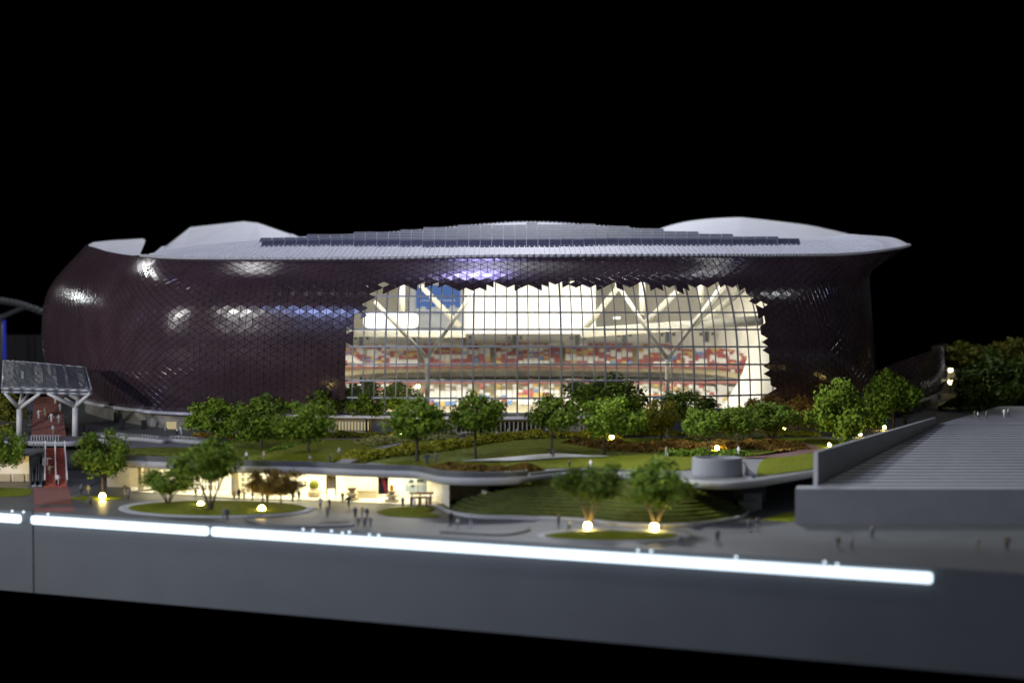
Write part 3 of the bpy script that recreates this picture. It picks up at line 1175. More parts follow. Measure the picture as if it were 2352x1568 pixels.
def steps(name, label, bl, br, tl, tr, n, mt, rail_m=None):
    mm = MB()
    rows = []
    for k in range(n):
        f0, f1 = k / n, (k + 1) / n
        l0, r0, l1, r1 = bl.lerp(tl, f0), br.lerp(tr, f0), bl.lerp(tl, f1), br.lerp(tr, f1)
        z1 = l1.z
        up = lambda v: Vector((v.x, v.y, z1))
        rows += [[l0, r0], [up(l0), up(r0)], [up(l1), up(r1)]]
    mm.grid(rows)
    low = [Vector((p.x, p.y, bl.z - .02)) for p in (bl, br, tr, tl)]
    mm.add([bl, tl, low[3], low[0], br, tr, low[2], low[1]], [(0, 1, 2, 3), (4, 7, 6, 5), (1, 5, 6, 2)])
    return mm


t = thing('red_ramp', 'red double stair rising from the plaza between white handrails', 'stairs', tuple(pl(126, 1120)))
bl, br, tl, tr = pl(101, 1119), pl(153, 1119), onz(103, 1028, ZG - .03), onz(147, 1028, ZG - .03)
steps('steps', '', bl, br, tl, tr, 18, None).obj('steps', M['red'], t)
for f in (0, .5, 1):
    m = MB()
    a, b = bl.lerp(br, f), tl.lerp(tr, f)
    m.grid([[a, b], [a + Vector((0, 0, .14)), b + Vector((0, 0, .14))], [a + Vector((.025, 0, .14)), b + Vector((.025, 0, .14))], [a + Vector((.025, 0, 0)), b + Vector((.025, 0, 0))]])
    m.obj('handrail', M['white'], t)
for px, lab in ((77, 'left of the two grey escalators beside the red ramp'), (91, 'escalator next to the left handrail of the red ramp')):
    e = thing('escalator', lab, 'escalator', tuple(pl(px, 1118)), 'escalators beside the red ramp')
    a0, a1, b0, b1 = pl(px - 4, 1117), pl(px + 5, 1117), onz(px - 1, 1030, ZG - .03), onz(px + 7, 1030, ZG - .03)
    steps('', '', a0, a1, b0, b1, 22, None).obj('steps', M['metal'], e)
    for l, h in ((a0, b0), (a1, b1)):
        m = MB()
        m.grid([[l, h], [l + Vector((0, 0, .10)), h + Vector((0, 0, .10))], [l + Vector((.02, 0, .10)), h + Vector((.02, 0, .10))], [l + Vector((.02, 0, 0)), h + Vector((.02, 0, 0))]])
        m.obj('side_panel', M['parapet'], e)
ub, ur, ul, utr = g(72, 1003), g(152, 1003), at(78, 912, 31.6), at(138, 908, 31.6)
mm = steps('', '', ub, ur, ul, utr, 26, None)
tag(mm.obj('red_stair', M['redlow']), 'upper red stair under the canopy leading into the stadium', 'stairs')
m = MB()
m.prism([v + Vector((0, 0, .012)) for v in (pl(76, 1120), pl(158, 1120), pl(167, 1159), pl(78, 1159))], .008)
m.prism([v + Vector((0, 0, .012)) for v in (pl(78, 1165), pl(168, 1165), pl(170, 1176), pl(79, 1176))], .008)
struct(m.obj('red_paving', M['redlow']), 'brick red paving at the foot of the red ramp')
m = MB()
p = g(60, 985)
m.box((p.x - .1, p.y + .8, ZG + .3), (.25, .05, .6))
tag(m.obj('screen_wall', M['greybox']), 'grey upright panel behind the left canopy post', 'wall')

# ------------------------------------------------------------------ right stair block
ZT = 4.72 - 2.49
blk = thing('stair_block', 'large grey block with wide flight of shallow steps at the right', 'stairs', tuple(pl(1826, 1200)))
A0, A1 = pl(1826, 1203), pl(2480, 1214)
m = MB()
xl, yl = A0.x, A0.y
XR2 = 10.5
zt0 = 4.72 - 2.865
m.prism([Vector((xl, yl, zt0)), Vector((XR2, yl - .02, zt0)), Vector((XR2, yl + .5, zt0)), Vector((xl + .12, yl + .42, zt0))], zt0 - ZP)
m.obj('body', M['stone'], blk)
m = MB()
NS = 22
w0, w1 = at(1876, 1103, 22.2), at(2158, 977, 28.3)
for k in range(NS):
    f0, f1 = k / NS, (k + 1) / NS
    x0 = w0.x + (w1.x - w0.x) * f0 - .03
    x1 = w0.x + (w1.x - w0.x) * f1 - .03
    y0 = yl + .36 + (28.3 - yl - .36) * f0
    y1 = yl + .36 + (28.3 - yl - .36) * f1
    z = zt0 + .004 + (ZT - zt0) * (k + .6) / NS
    m.prism([Vector((x0, y0, z)), Vector((XR2, y0, z)), Vector((XR2, y1 + .03, z)), Vector((x1, y1 + .03, z))], z - ZP)
m.obj('steps', M['stone'], blk)
m = MB()
m.prism([Vector((w1.x - .06, 28.3, ZT + .02)), Vector((13.8, 28.3, ZT + .02)), Vector((13.8, 33.2, ZT + .02)), Vector((11.4, 33.2, ZT + .02))], ZT - ZP)
m.obj('landing', M['stone'], blk)
m = MB()
t0, t1 = at(1876, 1037, 22.2), at(2152, 960, 28.3)
zt = 4.72 - 2.34
q0, q1 = Vector((w0.x - .04, 21.95, 0)), Vector((w1.x - .04, 28.4, 0))
n_ = Vector((-(q1 - q0).y, (q1 - q0).x, 0)).normalized() * .07
m.prism([Vector((q0.x, q0.y, zt)), Vector((q1.x, q1.y, zt)), Vector((q1.x, q1.y, zt)) + n_, Vector((q0.x, q0.y, zt)) + n_], zt - ZP)
m.obj('side_wall', M['stone'], blk)

# ------------------------------------------------------------------ grass terrace
Bt = [(1003, 1162), (1040, 1178), (1100, 1187), (1200, 1190), (1330, 1196), (1450, 1207), (1580, 1207), (1680, 1194), (1712, 1180), (1720, 1167)]
Tt = [(1222, 1104), (1240, 1100), (1280, 1098), (1330, 1096), (1380, 1096), (1430, 1098), (1480, 1101), (1530, 1106), (1560, 1111), (1586, 1119)]
bc = curve([pl(*p) + Vector((0, 0, .05)) for p in Bt], 60)
tc_ = curve([onz(*p, ZG - .04) for p in Tt], 60)
rows = []
NT = 11
for k in range(NT):
    f = k / NT
    f1 = (k + 1) / NT
    z = bc[0].z + (tc_[0].z - bc[0].z) * f
    wob = lambda i, ff: .010 * math.sin(i * .9 + ff * 20)
    for ff in (f, f1 - .02):
        rows.append([Vector((b.x + (t_.x - b.x) * ff, b.y + (t_.y - b.y) * ff + wob(i, f), z)) for i, (b, t_) in enumerate(zip(bc, tc_))])
rows.append([Vector(t_) for t_ in tc_])
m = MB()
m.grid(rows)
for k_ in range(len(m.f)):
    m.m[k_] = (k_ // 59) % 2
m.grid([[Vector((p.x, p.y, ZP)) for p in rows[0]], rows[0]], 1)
ter = struct(m.obj('grass_terrace', [M['lawnd'], M['riser_green']]), 'stepped grass terrace between plaza and podium')
m = MB()
kp = [Vector((p.x, p.y, ZP)) + Vector((0, -.05, 0)) for p in bc]
m.grid([[p + Vector((0, o, z)) for p in kp] for o, z in ((-.09, .0), (-.09, .05), (0, .055), (.03, .03))])
tag(m.obj('kerb', M['kerb']), 'pale curved kerb along the foot of the grass terrace', 'kerb')
m = MB()
m.grid([[p + Vector((0, o, z)) for p in kp] for o, z in ((-.10, .010), (-.16, .008))])
ab_, bb_ = pl(1705, 1165), pl(1728, 1168)
m = MB()
for k in range(3):
    a = pl(1700 + 10 * k, 1176 - 4 * k)
    m.box((a.x + .05, a.y, ZP + .03 + .05 * k), (.30, .12, .06 + .1 * k))
tag(m.obj('terrace_steps', M['kerb']), 'few grey steps at the right tip of the grass terrace', 'steps')

# drum on the podium edge
m = MB()
c = g(1653, 1098)
m.lathe((c.x, c.y + .28, ZG), [(.40, 0), (.41, .03), (.40, .27), (.395, .30), (.345, .30), (.34, .12)], 48, 0, .62)
dr = tag(m.obj('planter_drum', M['stone'], None, False), 'round grey drum planter standing on the podium edge', 'planter')
m = MB()
fl = curve([at(1712, 1062, 22.75), at(1722, 1078, 22.6), at(1737, 1090, 22.5), at(1725, 1098, 22.35), at(1695, 1103, 22.2)], 14)
m.grid([[p + Vector((0, .35, 0)) for p in fl], fl, [Vector((p.x - .01, p.y + .02, ZG)) for p in fl]])
m.obj('flare', M['stone'], dr, True)


# ------------------------------------------------------------------ lawns, kerbed islands, paths
def patch(name, pts, z, mt, h=.02, bulge=0., label='', n=48, kind='structure'):
    pts = [(x, y) for x, y in pts]
    P = curve([onz(x, y, z) for x, y in pts + [pts[0]]], n + 1)[:-1]
    c = sum((Vector(p) for p in P), Vector()) / n
    mm = MB()
    rings = [[Vector((p.x, p.y, z + .004)) for p in P]]
    for f, hh in ((1, .7), (.97, 1), (.8, 1.0), (.55, 1.), (.25, 1.)):
        zz = z + h * hh + bulge * (1 - f * f)
        rings.append([Vector((c.x + (p.x - c.x) * f, c.y + (p.y - c.y) * f, zz)) for p in P])
    vs, fs = [], []
    for r in rings:
        vs += r
    for i in range(len(rings) - 1):
        for k in range(n):
            fs.append((i * n + k, i * n + (k + 1) % n, (i + 1) * n + (k + 1) % n, (i + 1) * n + k))
    fs.append(tuple(range((len(rings) - 1) * n, len(rings) * n)))
    mm.add(vs, fs)
    o = mm.obj(name, mt, None, True)
    return tag(o, label, name.replace('_', ' '), None, kind)


def oval(cx, cy, rx, ry, n=12):
    return [(cx + rx * math.cos(2 * PI * k / n), cy + ry * math.sin(2 * PI * k / n)) for k in range(n)]


patch('kerb_ring', oval(500, 1169, 228, 20), ZP, M['kerb'], .03, 0, 'grey kerb round the long oval lawn')
patch('lawn', oval(500, 1167, 205, 16.5), ZP + .03, M['lawn'], .015, .03, 'long oval lawn with three lamps in front of the shops')
patch('kerb_ring', oval(1410, 1231, 180, 14), ZP, M['kerb'], .02, 0, 'pale kerb round the front oval lawn')
patch('lawn', oval(1405, 1230, 155, 10.5), ZP + .02, M['lawn'], .012, .02, 'front oval lawn below the grass terrace')
patch('lawn', [(865, 1176), (900, 1167), (960, 1164), (1000, 1168), (985, 1178), (1010, 1186), (940, 1188), (890, 1184)], ZP + .005, M['lawn'], .015, .02, 'small lawn in front of the last shop')
patch('lawn', oval(225, 1144, 62, 5), ZP + .005, M['lawn'], .012, .01, 'thin lawn strip round the lamp near the red ramp')
patch('lawn', [(-60, 1122), (30, 1121), (69, 1123), (69, 1136), (30, 1140), (-60, 1140)], ZP + .005, M['lawn'], .012, .01, 'dim lawn before the yellow shop wall')
patch('lawn', [(1752, 1194), (1790, 1182), (1826, 1178), (1828, 1196), (1790, 1197)], ZP + .005, M['lawn'], .012, .01, 'small lawn wedge against the stair block')
patch('plaza_step', [(560, 1196), (640, 1198), (760, 1203), (800, 1205), (808, 1201), (806, 1209), (700, 1212), (600, 1208)], ZP + .005, M['plaza'], .03, 0, 'low grey plaza step near the light strip')
patch('plaza_step', [(1010, 1224), (1100, 1214), (1200, 1212), (1215, 1220), (1150, 1230)], ZP + .005, M['plaza'], .03, 0, 'low grey plaza step left of the front oval lawn')

# garden level
patch('lawn', [(520, 1040), (620, 1016), (760, 1010), (1000, 1009), (1400, 1006), (1700, 1006), (1860, 1008), (1872, 1030), (1740, 1046), (1640, 1058), (1590, 1070), (1480, 1078), (1350, 1074), (1200, 1070), (1000, 1066), (800, 1062), (640, 1062), (540, 1060)], ZG, M['lawnd'], .008, .0, 'wide dull green ground of the garden between stadium and shops', 90)
patch('lawn', [(262, 1034), (330, 1028), (440, 1028), (480, 1034), (490, 1046), (440, 1054), (340, 1052), (265, 1050)], ZG, M['lawnd'], .008, 0, 'dim grass strip on the left shop roof under the curved balcony')
patch('lawn', [(478, 1022), (540, 1010), (640, 1008), (720, 1012), (700, 1030), (600, 1055), (540, 1060), (520, 1046)], ZG, M['lawnd'], .02, .05, 'dark sloping lawn behind the left shop roof')
patch('lawn', [(590, 1052), (640, 1030), (720, 1017), (790, 1016), (838, 1022), (840, 1034), (800, 1044), (760, 1062), (700, 1066), (640, 1064)], ZG + .02, M['lawn'], .02, .10, 'mounded lawn round the slim tree by the curved path')
patch('lawn', [(840, 1064), (880, 1050), (960, 1030), (1040, 1018), (1090, 1012), (1000, 1012), (930, 1022), (870, 1034), (800, 1062)], ZG, M['lawn'], .02, .01, 'narrow lawn between the path and the long hedge')
patch('lawn', [(1080, 1052), (1150, 1036), (1240, 1020), (1300, 1015), (1340, 1020), (1400, 1036), (1300, 1043), (1200, 1050)], ZG, M['lawn'], .02, .07, 'bright mounded lawn in the middle of the garden')
patch('lawn', [(1020, 1066), (1180, 1062), (1300, 1052), (1420, 1045), (1540, 1042), (1600, 1052), (1592, 1078), (1500, 1080), (1380, 1074), (1250, 1076), (1150, 1072)], ZG, M['lawn'], .015, .02, 'broad lawn along the podium edge left of the drum')
patch('lawn', [(860, 1068), (930, 1060), (990, 1058), (1040, 1062), (990, 1072), (920, 1074)], ZG, M['lawn'], .015, .01, 'thin lawn behind the curved parapet')
patch('lawn', [(1545, 1032), (1590, 1018), (1640, 1014), (1720, 1016), (1690, 1030), (1600, 1042)], ZG, M['lawn'], .015, .03, 'lawn gap between the two rust coloured shrub beds')
patch('lawn', [(1735, 1008), (1830, 1006), (1900, 1008), (1930, 1014), (1890, 1022), (1850, 1018), (1780, 1012)], ZG, M['lawn'], .012, .01, 'back lawn beside the red path')
patch('lawn', [(1738, 1094), (1742, 1070), (1760, 1054), (1820, 1046), (1873, 1040), (1878, 1072), (1810, 1086)], ZG, M['lawn'], .015, .02, 'bright green lawn between the drum and the stair wall')
patch('lawn', [(1830, 1030), (1875, 1022), (1930, 1012), (1990, 1004), (2010, 1006), (1880, 1036)], ZG, M['lawn'], .012, .01, 'lamp lit lawn strip behind the stair wall')
patch('red_path', [(1700, 1052), (1780, 1044), (1835, 1034), (1830, 1020), (1800, 1012), (1850, 1018), (1880, 1028), (1866, 1040), (1800, 1050)], ZG + .012, M['redpath'], .012, 0, 'dull red path curving round the right shrub bed')
patch('garden_path', [(770, 1066), (800, 1054), (850, 1036), (900, 1024), (925, 1020), (890, 1034), (840, 1050), (805, 1066)], ZG + .02, M['path'], .04, 0, 'grey garden path climbing between hedges')
patch('garden_path', [(1060, 1058), (1150, 1052), (1240, 1044), (1290, 1042), (1350, 1046), (1400, 1048), (1300, 1051), (1180, 1058)], ZG + .03, M['kerb'], .014, 0, 'pale winding path across the middle lawn')

# recess at the right, its shade put in as a black wall
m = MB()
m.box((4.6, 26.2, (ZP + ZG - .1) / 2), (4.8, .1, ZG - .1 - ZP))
tag(m.obj('recess_shade', M['dark']), 'black wall painting in the shade of the recess beside the grass terrace', 'wall')

# ------------------------------------------------------------------ vegetation
def crown_mesh(seed, nclump, per, spread, flat, mt, leaf=.085):
    r = random.Random(seed)
    mm = MB()
    cl = []
    for k in range(nclump):
        while True:
            v = Vector((r.uniform(-1, 1), r.uniform(-1, 1), r.uniform(-1, 1)))
            if .35 < v.length < 1:
                break
        v = v.normalized() * (.45 + .42 * r.random() ** .6)
        if v.z < 0:
            v.z *= flat
        v *= (1 + .16 * math.sin(3 * math.atan2(v.y, v.x) + seed))
        cl.append((v, r.uniform(.75, 1.35)))
    for v, sc in cl:
        for q in range(per):
            d = Vector((r.gauss(0, 1), r.gauss(0, 1), r.gauss(0, .8)))
            p = v + d.normalized() * spread * sc * r.random() ** .45
            n = (d.normalized() * .8 + Vector((r.gauss(0, 1), r.gauss(0, 1), r.gauss(0, 1))) * .5).normalized()
            a = n.orthogonal().normalized()
            a = Matrix.Rotation(r.uniform(0, 6.28), 3, n) @ a
            b = n.cross(a)
            s = leaf * r.uniform(.5, 1.15)
            mm.add([p + a * s, p + b * s * .7, p - a * s, p - b * s * .7 + n * s * .3], [(0, 1, 2, 3)])
    return mm.mesh('crown', mt)


CROWN = {}
for nm, mt in LEAF.items():
    if nm in ('lime', 'silver'):
        continue
    CROWN[nm] = [crown_mesh(11 * i + len(nm), 50, 84, .30, .55, mt, .072) for i in (1, 2, 3)]


def trunk_mesh(seed, multi):
    r = random.Random(seed)
    mm = MB()
    if not multi:
        mm.tube((0, 0, 0), (.01, 0, .35), .042, .034, 8)
        mm.tube((.01, 0, .35), (-.01, .01, 1), .034, .026, 8)
        for k in range(6):
            w = k * 1.05 + r.random()
            z = .75 + .06 * k
            mm.tube((0, 0, z), (.34 * math.cos(w), .34 * math.sin(w), z + .42), .018, .006, 6)
    else:
        for k in range(4):
            w = k * 1.57 + r.uniform(-.3, .3)
            mm.tube((0, 0, 0), (.10 * math.cos(w), .10 * math.sin(w), .45), .030, .024, 7)
            mm.tube((.10 * math.cos(w), .10 * math.sin(w), .45), (.34 * math.cos(w), .34 * math.sin(w), 1.15), .024, .012, 7)
            for j in (-1, 1):
                mm.tube((.22 * math.cos(w), .22 * math.sin(w), .8), (.4 * math.cos(w + j * .5), .4 * math.sin(w + j * .5), 1.3), .012, .005, 5)
    return mm.mesh('trunk', M['trunk'])


TRUNK = [[trunk_mesh(s, False) for s in (1, 2)], [trunk_mesh(s, True) for s in (3, 4)]]


def tree(bx, by, z, cx, cy, w, h, kind, label, multi=False, name='tree', grp='trees of the model garden'):
    b = onz(bx, by, z)
    t = thing(name, label, 'tree', tuple(b), grp)
    W = w / F * b.y
    H = h / F * b.y
    c = at(cx, cy, b.y)
    hz = c.z - b.z
    tr = bpy.data.objects.new('trunk', random.choice(TRUNK[1 if multi else 0]))
    COL.objects.link(tr)
    tr.parent = t
    th = max(.08, hz - H * .18)
    tr.scale = (W * .85 if multi else max(.5, W * .9), W * .85 if multi else max(.5, W * .9), th / (1.15 if multi else 1.05))
    tr.rotation_euler = (0, 0, random.uniform(0, 6.28))
    cr_ = bpy.data.objects.new('crown', random.choice(CROWN[kind]))
    COL.objects.link(cr_)
    cr_.parent = t
    cr_.location = c - b
    cr_.scale = (W / 1.56, W / 1.6, H / 1.48)
    cr_.rotation_euler = (0, 0, random.uniform(0, 6.28))
    return t


TREES = [
    (497, 1013, ZG, 490, 963, 112, 78, 'green', 'leafy green tree nearest the lit doorway, above the rust hedge'),
    (600, 1035, ZG, 598, 968, 108, 100, 'green', 'full green tree right of the tree by the rust hedge'),
    (707, 1052, ZG, 707, 972, 108, 84, 'green', 'slim trunked green tree standing on the mounded lawn by the path'),
    (668, 995, ZG, 664, 910, 84, 80, 'dark', 'dark tree against the cladding, left of the glass opening'),
    (750, 997, ZG, 748, 918, 94, 82, 'dark', 'dark tree before the left edge of the glass opening'),
    (842, 998, ZG, 838, 922, 84, 84, 'green', 'tree before the glass with the barred entrance at its foot'),
    (915, 998, ZG, 917, 914, 76, 66, 'green', 'small tree against the glass beside the warm globe inside'),
    (958, 1060, ZG, 963, 968, 128, 88, 'green', 'wide crowned tree in front of the left forked column'),
    (1092, 1055, ZG, 1096, 955, 102, 88, 'green', 'pointed crown tree alone before the left half of the glass'),
    (1268, 1048, ZG, 1273, 954, 94, 78, 'green', 'round tree standing beside the pale winding path'),
    (1402, 1000, ZG, 1392, 914, 150, 92, 'green', 'tallest tree before the glass, with the broadest crown'),
    (1388, 1045, ZG, 1398, 962, 112, 84, 'green', 'green tree in front of the tallest tree, trunk on the pale path'),
    (1455, 1002, ZG, 1452, 966, 74, 70, 'dark', 'dark bushy tree just right of the tallest tree'),
    (1520, 1018, ZG, 1518, 958, 66, 74, 'olive', 'narrow olive green tree near the right forked column'),
    (1578, 1000, ZG, 1580, 936, 116, 62, 'dark', 'low wide dark tree touching the lower glass rail'),
    (1628, 1038, ZG, 1618, 972, 78, 64, 'dark', 'dark spreading tree behind the drum planter, left of its lamp', True),
    (1697, 1036, ZG, 1694, 968, 76, 60, 'dark', 'dark spreading tree behind the drum planter, right of its lamp', True),
    (1770, 1022, ZG, 1778, 962, 100, 60, 'dark', 'dark flat crowned tree in front of the rust coloured trees', True),
    (1755, 998, ZG, 1750, 946, 76, 52, 'rust', 'rust coloured bushy tree at the right edge of the glass'),
    (1832, 1000, ZG, 1842, 950, 92, 54, 'rust', 'rust coloured tree before the dark cladding, right of the glass'),
    (1946, 1022, ZG, 1925, 948, 118, 126, 'green', 'big green tree before the dark cladding, left of the two right trees'),
    (2052, 990, ZG, 2046, 906, 96, 92, 'green', 'tall green tree at the right end of the cladding'),
    (2002, 1002, ZG, 1998, 952, 70, 70, 'green', 'smaller green tree between the two big trees at the right'),
    (-8, 1128, ZP, 14, 1034, 74, 82, 'green', 'green tree cut by the left picture edge'),
    (236, 1140, ZP, 237, 1046, 104, 98, 'green', 'round green tree lit from below right of the red ramp'),
    (483, 1178, ZP, 480, 1062, 124, 92, 'green', 'large green tree on the long oval lawn', True),
    (386, 1162, ZP, 390, 1106, 96, 60, 'dark', 'small dark tree silhouetted against the lit shops', True),
    (645, 1175, ZP, 650, 1112, 78, 60, 'brown', 'brown tree at the right end of the long oval lawn'),
    (604, 1168, ZP, 606, 1112, 66, 56, 'brown', 'brown tree lit by the lamp at its foot on the oval lawn'),
    (1354, 1213, ZP, 1366, 1112, 124, 84, 'dark', 'left of two blurred trees on the front oval lawn', True),
    (1505, 1216, ZP, 1512, 1122, 132, 92, 'dark', 'right of two blurred trees on the front oval lawn', True),
    (2215, 932, ZG, 2208, 822, 92, 60, 'olive', 'olive tree behind the two stacked globe lamps'),
    (2290, 945, ZG, 2282, 885, 150, 110, 'dark', 'big dark tree mass right of the stacked globe lamps'),
    (2330, 925, ZG, 2325, 815, 100, 62, 'olive', 'olive tree on top of the right tree group'),
    (2255, 925, ZG, 2258, 820, 90, 50, 'dark', 'dim tree at the back of the right tree group'),
    (2365, 940, ZG, 2360, 890, 90, 90, 'dark', 'dark tree cut by the right picture edge'),
    (20, 985, ZG, 14, 940, 70, 70, 'olive', 'dim olive tree behind the left canopy post'),
]
for a in TREES:
    tree(*a)


def hedge(pts, z, w, h, kind, label, dens=1300, leaf=.034, name='hedge', cat='hedge'):
    P = curve([onz(x, y, z) for x, y in pts], 60)
    L = sum((b - a).length for a, b in zip(P[:-1], P[1:]))
    n = int(dens * L)
    r = random.Random(label)
    mm = MB()
    ph = [r.uniform(0, 6.28) for _ in range(4)]
    for k in range(n):
        f = r.random() * 58.99
        i = int(f)
        c = P[i].lerp(P[i + 1], f - i)
        d = (P[i + 1] - P[i]).normalized()
        side_ = Vector((d.y, -d.x, 0))
        s = f / 59 * L
        lump = .72 + .28 * math.sin(s * 9 + ph[0]) * math.sin(s * 4.3 + ph[1]) + .12 * math.sin(s * 21 + ph[2])
        v = r.uniform(-1, 1)
        end = min(1, min(f, 59 - f) / 4)
        prof = math.sqrt(max(0, 1 - v * v)) * lump * (.35 + .65 * end)
        zz = h * prof * (1 - .4 * r.random() ** 2)
        p = c + side_ * (v * w / 2) * (.8 + .2 * lump) + Vector((0, 0, zz + .01))
        nn = Vector((r.gauss(0, 1), r.gauss(0, 1), r.gauss(.5, 1))).normalized()
        a = nn.orthogonal().normalized()
        b = nn.cross(a)
        q = leaf * r.uniform(.5, 1.2)
        mm.add([p + a * q, p + b * q * .8, p - a * q, p - b * q * .8], [(0, 1, 2, 3)])
    o = mm.obj(name, LEAF[kind])
    return tag(o, label, cat, 'hedges and shrub beds of the garden')


hedge([(440, 1003), (500, 1005), (560, 1007)], ZG, .35, .10, 'rust', 'low rust coloured hedge behind the curved balcony')
hedge([(545, 1018), (600, 1012), (660, 1010), (720, 1005)], ZG, .5, .14, 'dark', 'dark green hedge behind the dark sloping lawn')
hedge([(630, 1044), (670, 1036), (720, 1026)], ZG, .35, .14, 'dark', 'short dark hedge on the left flank of the mounded lawn')
hedge([(700, 1006), (760, 1003), (840, 1003), (930, 1003), (985, 1006)], ZG, .5, .11, 'olive', 'olive hedge running past the two lamps at the barred entrance', 1500)
hedge([(830, 1022), (860, 1018), (920, 1012), (1000, 1006), (1050, 1006)], ZG, .7, .12, 'silver', 'silvery grey shrub bed above the grey path', 1600)
hedge([(790, 1062), (850, 1052), (930, 1042), (1000, 1034), (1060, 1024), (1120, 1014), (1200, 1006), (1320, 1003), (1430, 1004)], ZG, .62, .16, 'lime', 'long yellow green hedge crossing the garden', 1700)
hedge([(1310, 1022), (1360, 1028), (1430, 1032), (1500, 1034), (1550, 1030), (1570, 1022)], ZG, .9, .16, 'rust', 'rust coloured shrub bed round the lamp by the tallest tree', 1900)
hedge([(1440, 1000), (1540, 998), (1640, 1000), (1740, 1000), (1820, 1000), (1880, 1000)], ZG, .5, .10, 'lime', 'yellow green hedge along the foot of the stadium at the right', 1500)
hedge([(1590, 1010), (1650, 1006), (1720, 1006), (1735, 1008)], ZG, .55, .10, 'silver', 'small silvery shrub bed behind the right rust bed', 1600)
hedge([(1630, 1032), (1700, 1026), (1770, 1028), (1830, 1036)], ZG, .95, .15, 'rust', 'rust coloured shrub bed beside the red path', 1900)
hedge([(1520, 1047), (1580, 1047), (1660, 1046), (1720, 1046)], ZG, .45, .12, 'dark', 'dark green hedge behind the drum planter', 1700)
hedge([(1000, 1074), (1060, 1080), (1120, 1083), (1180, 1082), (1232, 1078)], ZG, .55, .10, 'brown', 'brownish plants in the curved planter at the podium edge', 2000)
hedge([(283, 1050), (350, 1053), (430, 1056)], ZG, .2, .05, 'olive', 'thin green strip on the left shop roof', 900)
hedge([(2180, 942), (2240, 940), (2300, 938), (2380, 932)], ZG, 1.0, .35, 'dark', 'dark undergrowth below the right tree group', 900, .05)
hedge([(-20, 1000), (30, 1000)], ZG, .6, .22, 'olive', 'olive shrubs left of the canopy posts', 1200)


# ------------------------------------------------------------------ globe lamps
gm = MB().ball((0, 0, 0), .048, 0, 16, 10).mesh('globe', M['globe'])
for p_ in gm.polygons:
    p_.use_smooth = True
gmw = MB().ball((0, 0, 0), .048, 0, 16, 10).mesh('globe', M['globew'])
for p_ in gmw.polygons:
    p_.use_smooth = True
stm = MB().tube((0, 0, 0), (0, 0, 1), .014, .010, 8).lathe((0, 0, 0), [(.03, 0), (.03, .02), (.012, .03)], 10).mesh('stem', M['darkgrey'])


def lamp(px, py, z, label, r=1., hz=.07):
    b = onz(px, py, z)          # centre of the globe
    b = onz(px, py, z + hz)
    t = thing('globe_lamp', label, 'lamp', (b.x, b.y, z), 'small glowing globe lamps')
    o = bpy.data.objects.new('globe', gm)
    COL.objects.link(o)
    o.parent = t
    o.location = (0, 0, hz)
    o.scale = (r * 1.08,) * 3
    s = bpy.data.objects.new('stem', stm)
    COL.objects.link(s)
    s.parent = t
    s.scale = (1, 1, max(.01, hz - .04 * r))
    return t


LAMPS = [
    (235, 1139, ZP, 'glowing globe lamp under the round tree right of the red ramp', 1.0),
    (461, 1158, ZP, 'glowing globe lamp left of the large tree on the long oval lawn', .95),
    (601, 1168, ZP, 'glowing globe lamp below the brown tree on the long oval lawn', 1.05),
    (728, 998, ZG, 'small globe lamp left of the barred lit entrance', .8),
    (922, 999, ZG, 'globe lamp in the hedge under the tree by the left forked column', 1.0),
    (1405, 1003, ZG, 'globe lamp in the rust shrubs below the tallest tree', .9),
    (1350, 1207, ZP, 'globe lamp at the left tree of the front oval lawn', 1.0),
    (1503, 1210, ZP, 'globe lamp at the right tree of the front oval lawn', 1.08),
    (1647, 1028, ZG, 'globe lamp in the shrubs directly above the drum planter', .8),
    (1800, 985, ZG, 'globe lamp glowing behind the flat crowned dark tree', .7),
    (1905, 1021, ZG, 'lowest of three globe lamps behind the stair wall', .6),
    (1976, 997, ZG, 'middle of three globe lamps behind the stair wall', .62),
    (2031, 981, ZG, 'topmost of three globe lamps behind the stair wall', .7),
]
for a in LAMPS:
    lamp(*a)

# terraces with lamps behind the skirt at the far right
far = thing('far_terrace', 'dim two-level white terrace behind the end of the cladding', 'terrace', (12.3, 39, ZG))
m = MB()
for y0, y1 in ((852, 872), (905, 918)):
    m = MB()
    a, b = at(2160, y1, 39.5), at(2226, y0, 39.5)
    m.box(((a.x + b.x) / 2, 39.6, (a.z + b.z) / 2), (b.x - a.x, .3, b.z - a.z))
    m.obj('balcony', M['stone'], far)
m = MB()
a = at(2195, 890, 40.4)
m.box((a.x, 41, ZG + .5), (1.0, 1.0, 1.0))
m.obj('wall', M['wallbeige'], far)
for px, py, lb in ((2183, 849, 'upper of two stacked globe lamps on the far terrace'), (2183, 877, 'lower of two stacked globe lamps on the far terrace'), (2349, 831, 'globe lamp among the trees at the right picture edge')):
    b = at(px, py, 39.2)
    t = thing('globe_lamp', lb, 'lamp', tuple(b), 'small glowing globe lamps')
    o = bpy.data.objects.new('globe', gm)
    o.data = gmw
    COL.objects.link(o)
    o.parent = t
    o.scale = (1.25,) * 3
    s = bpy.data.objects.new('stem', stm)
    COL.objects.link(s)
    s.parent = t
    s.location = (0, 0, -.3)
    s.scale = (1, 1, .26)
b = at(960, 887, 36.5)
m = MB()
m.ball((0, 0, 0), .05, 0, 12, 8)
t = thing('globe_lamp', 'warm globe lamp inside the stadium near the left forked column', 'lamp', tuple(b), 'small glowing globe lamps')
o = m.obj('globe', M['globew'], None)
o.parent = t
m = MB()
m.tube((0, 0, -.04), (0, 0, 1.95 - b.z), .015)
o = m.obj('stem', M['darkgrey'], None)
o.parent = t

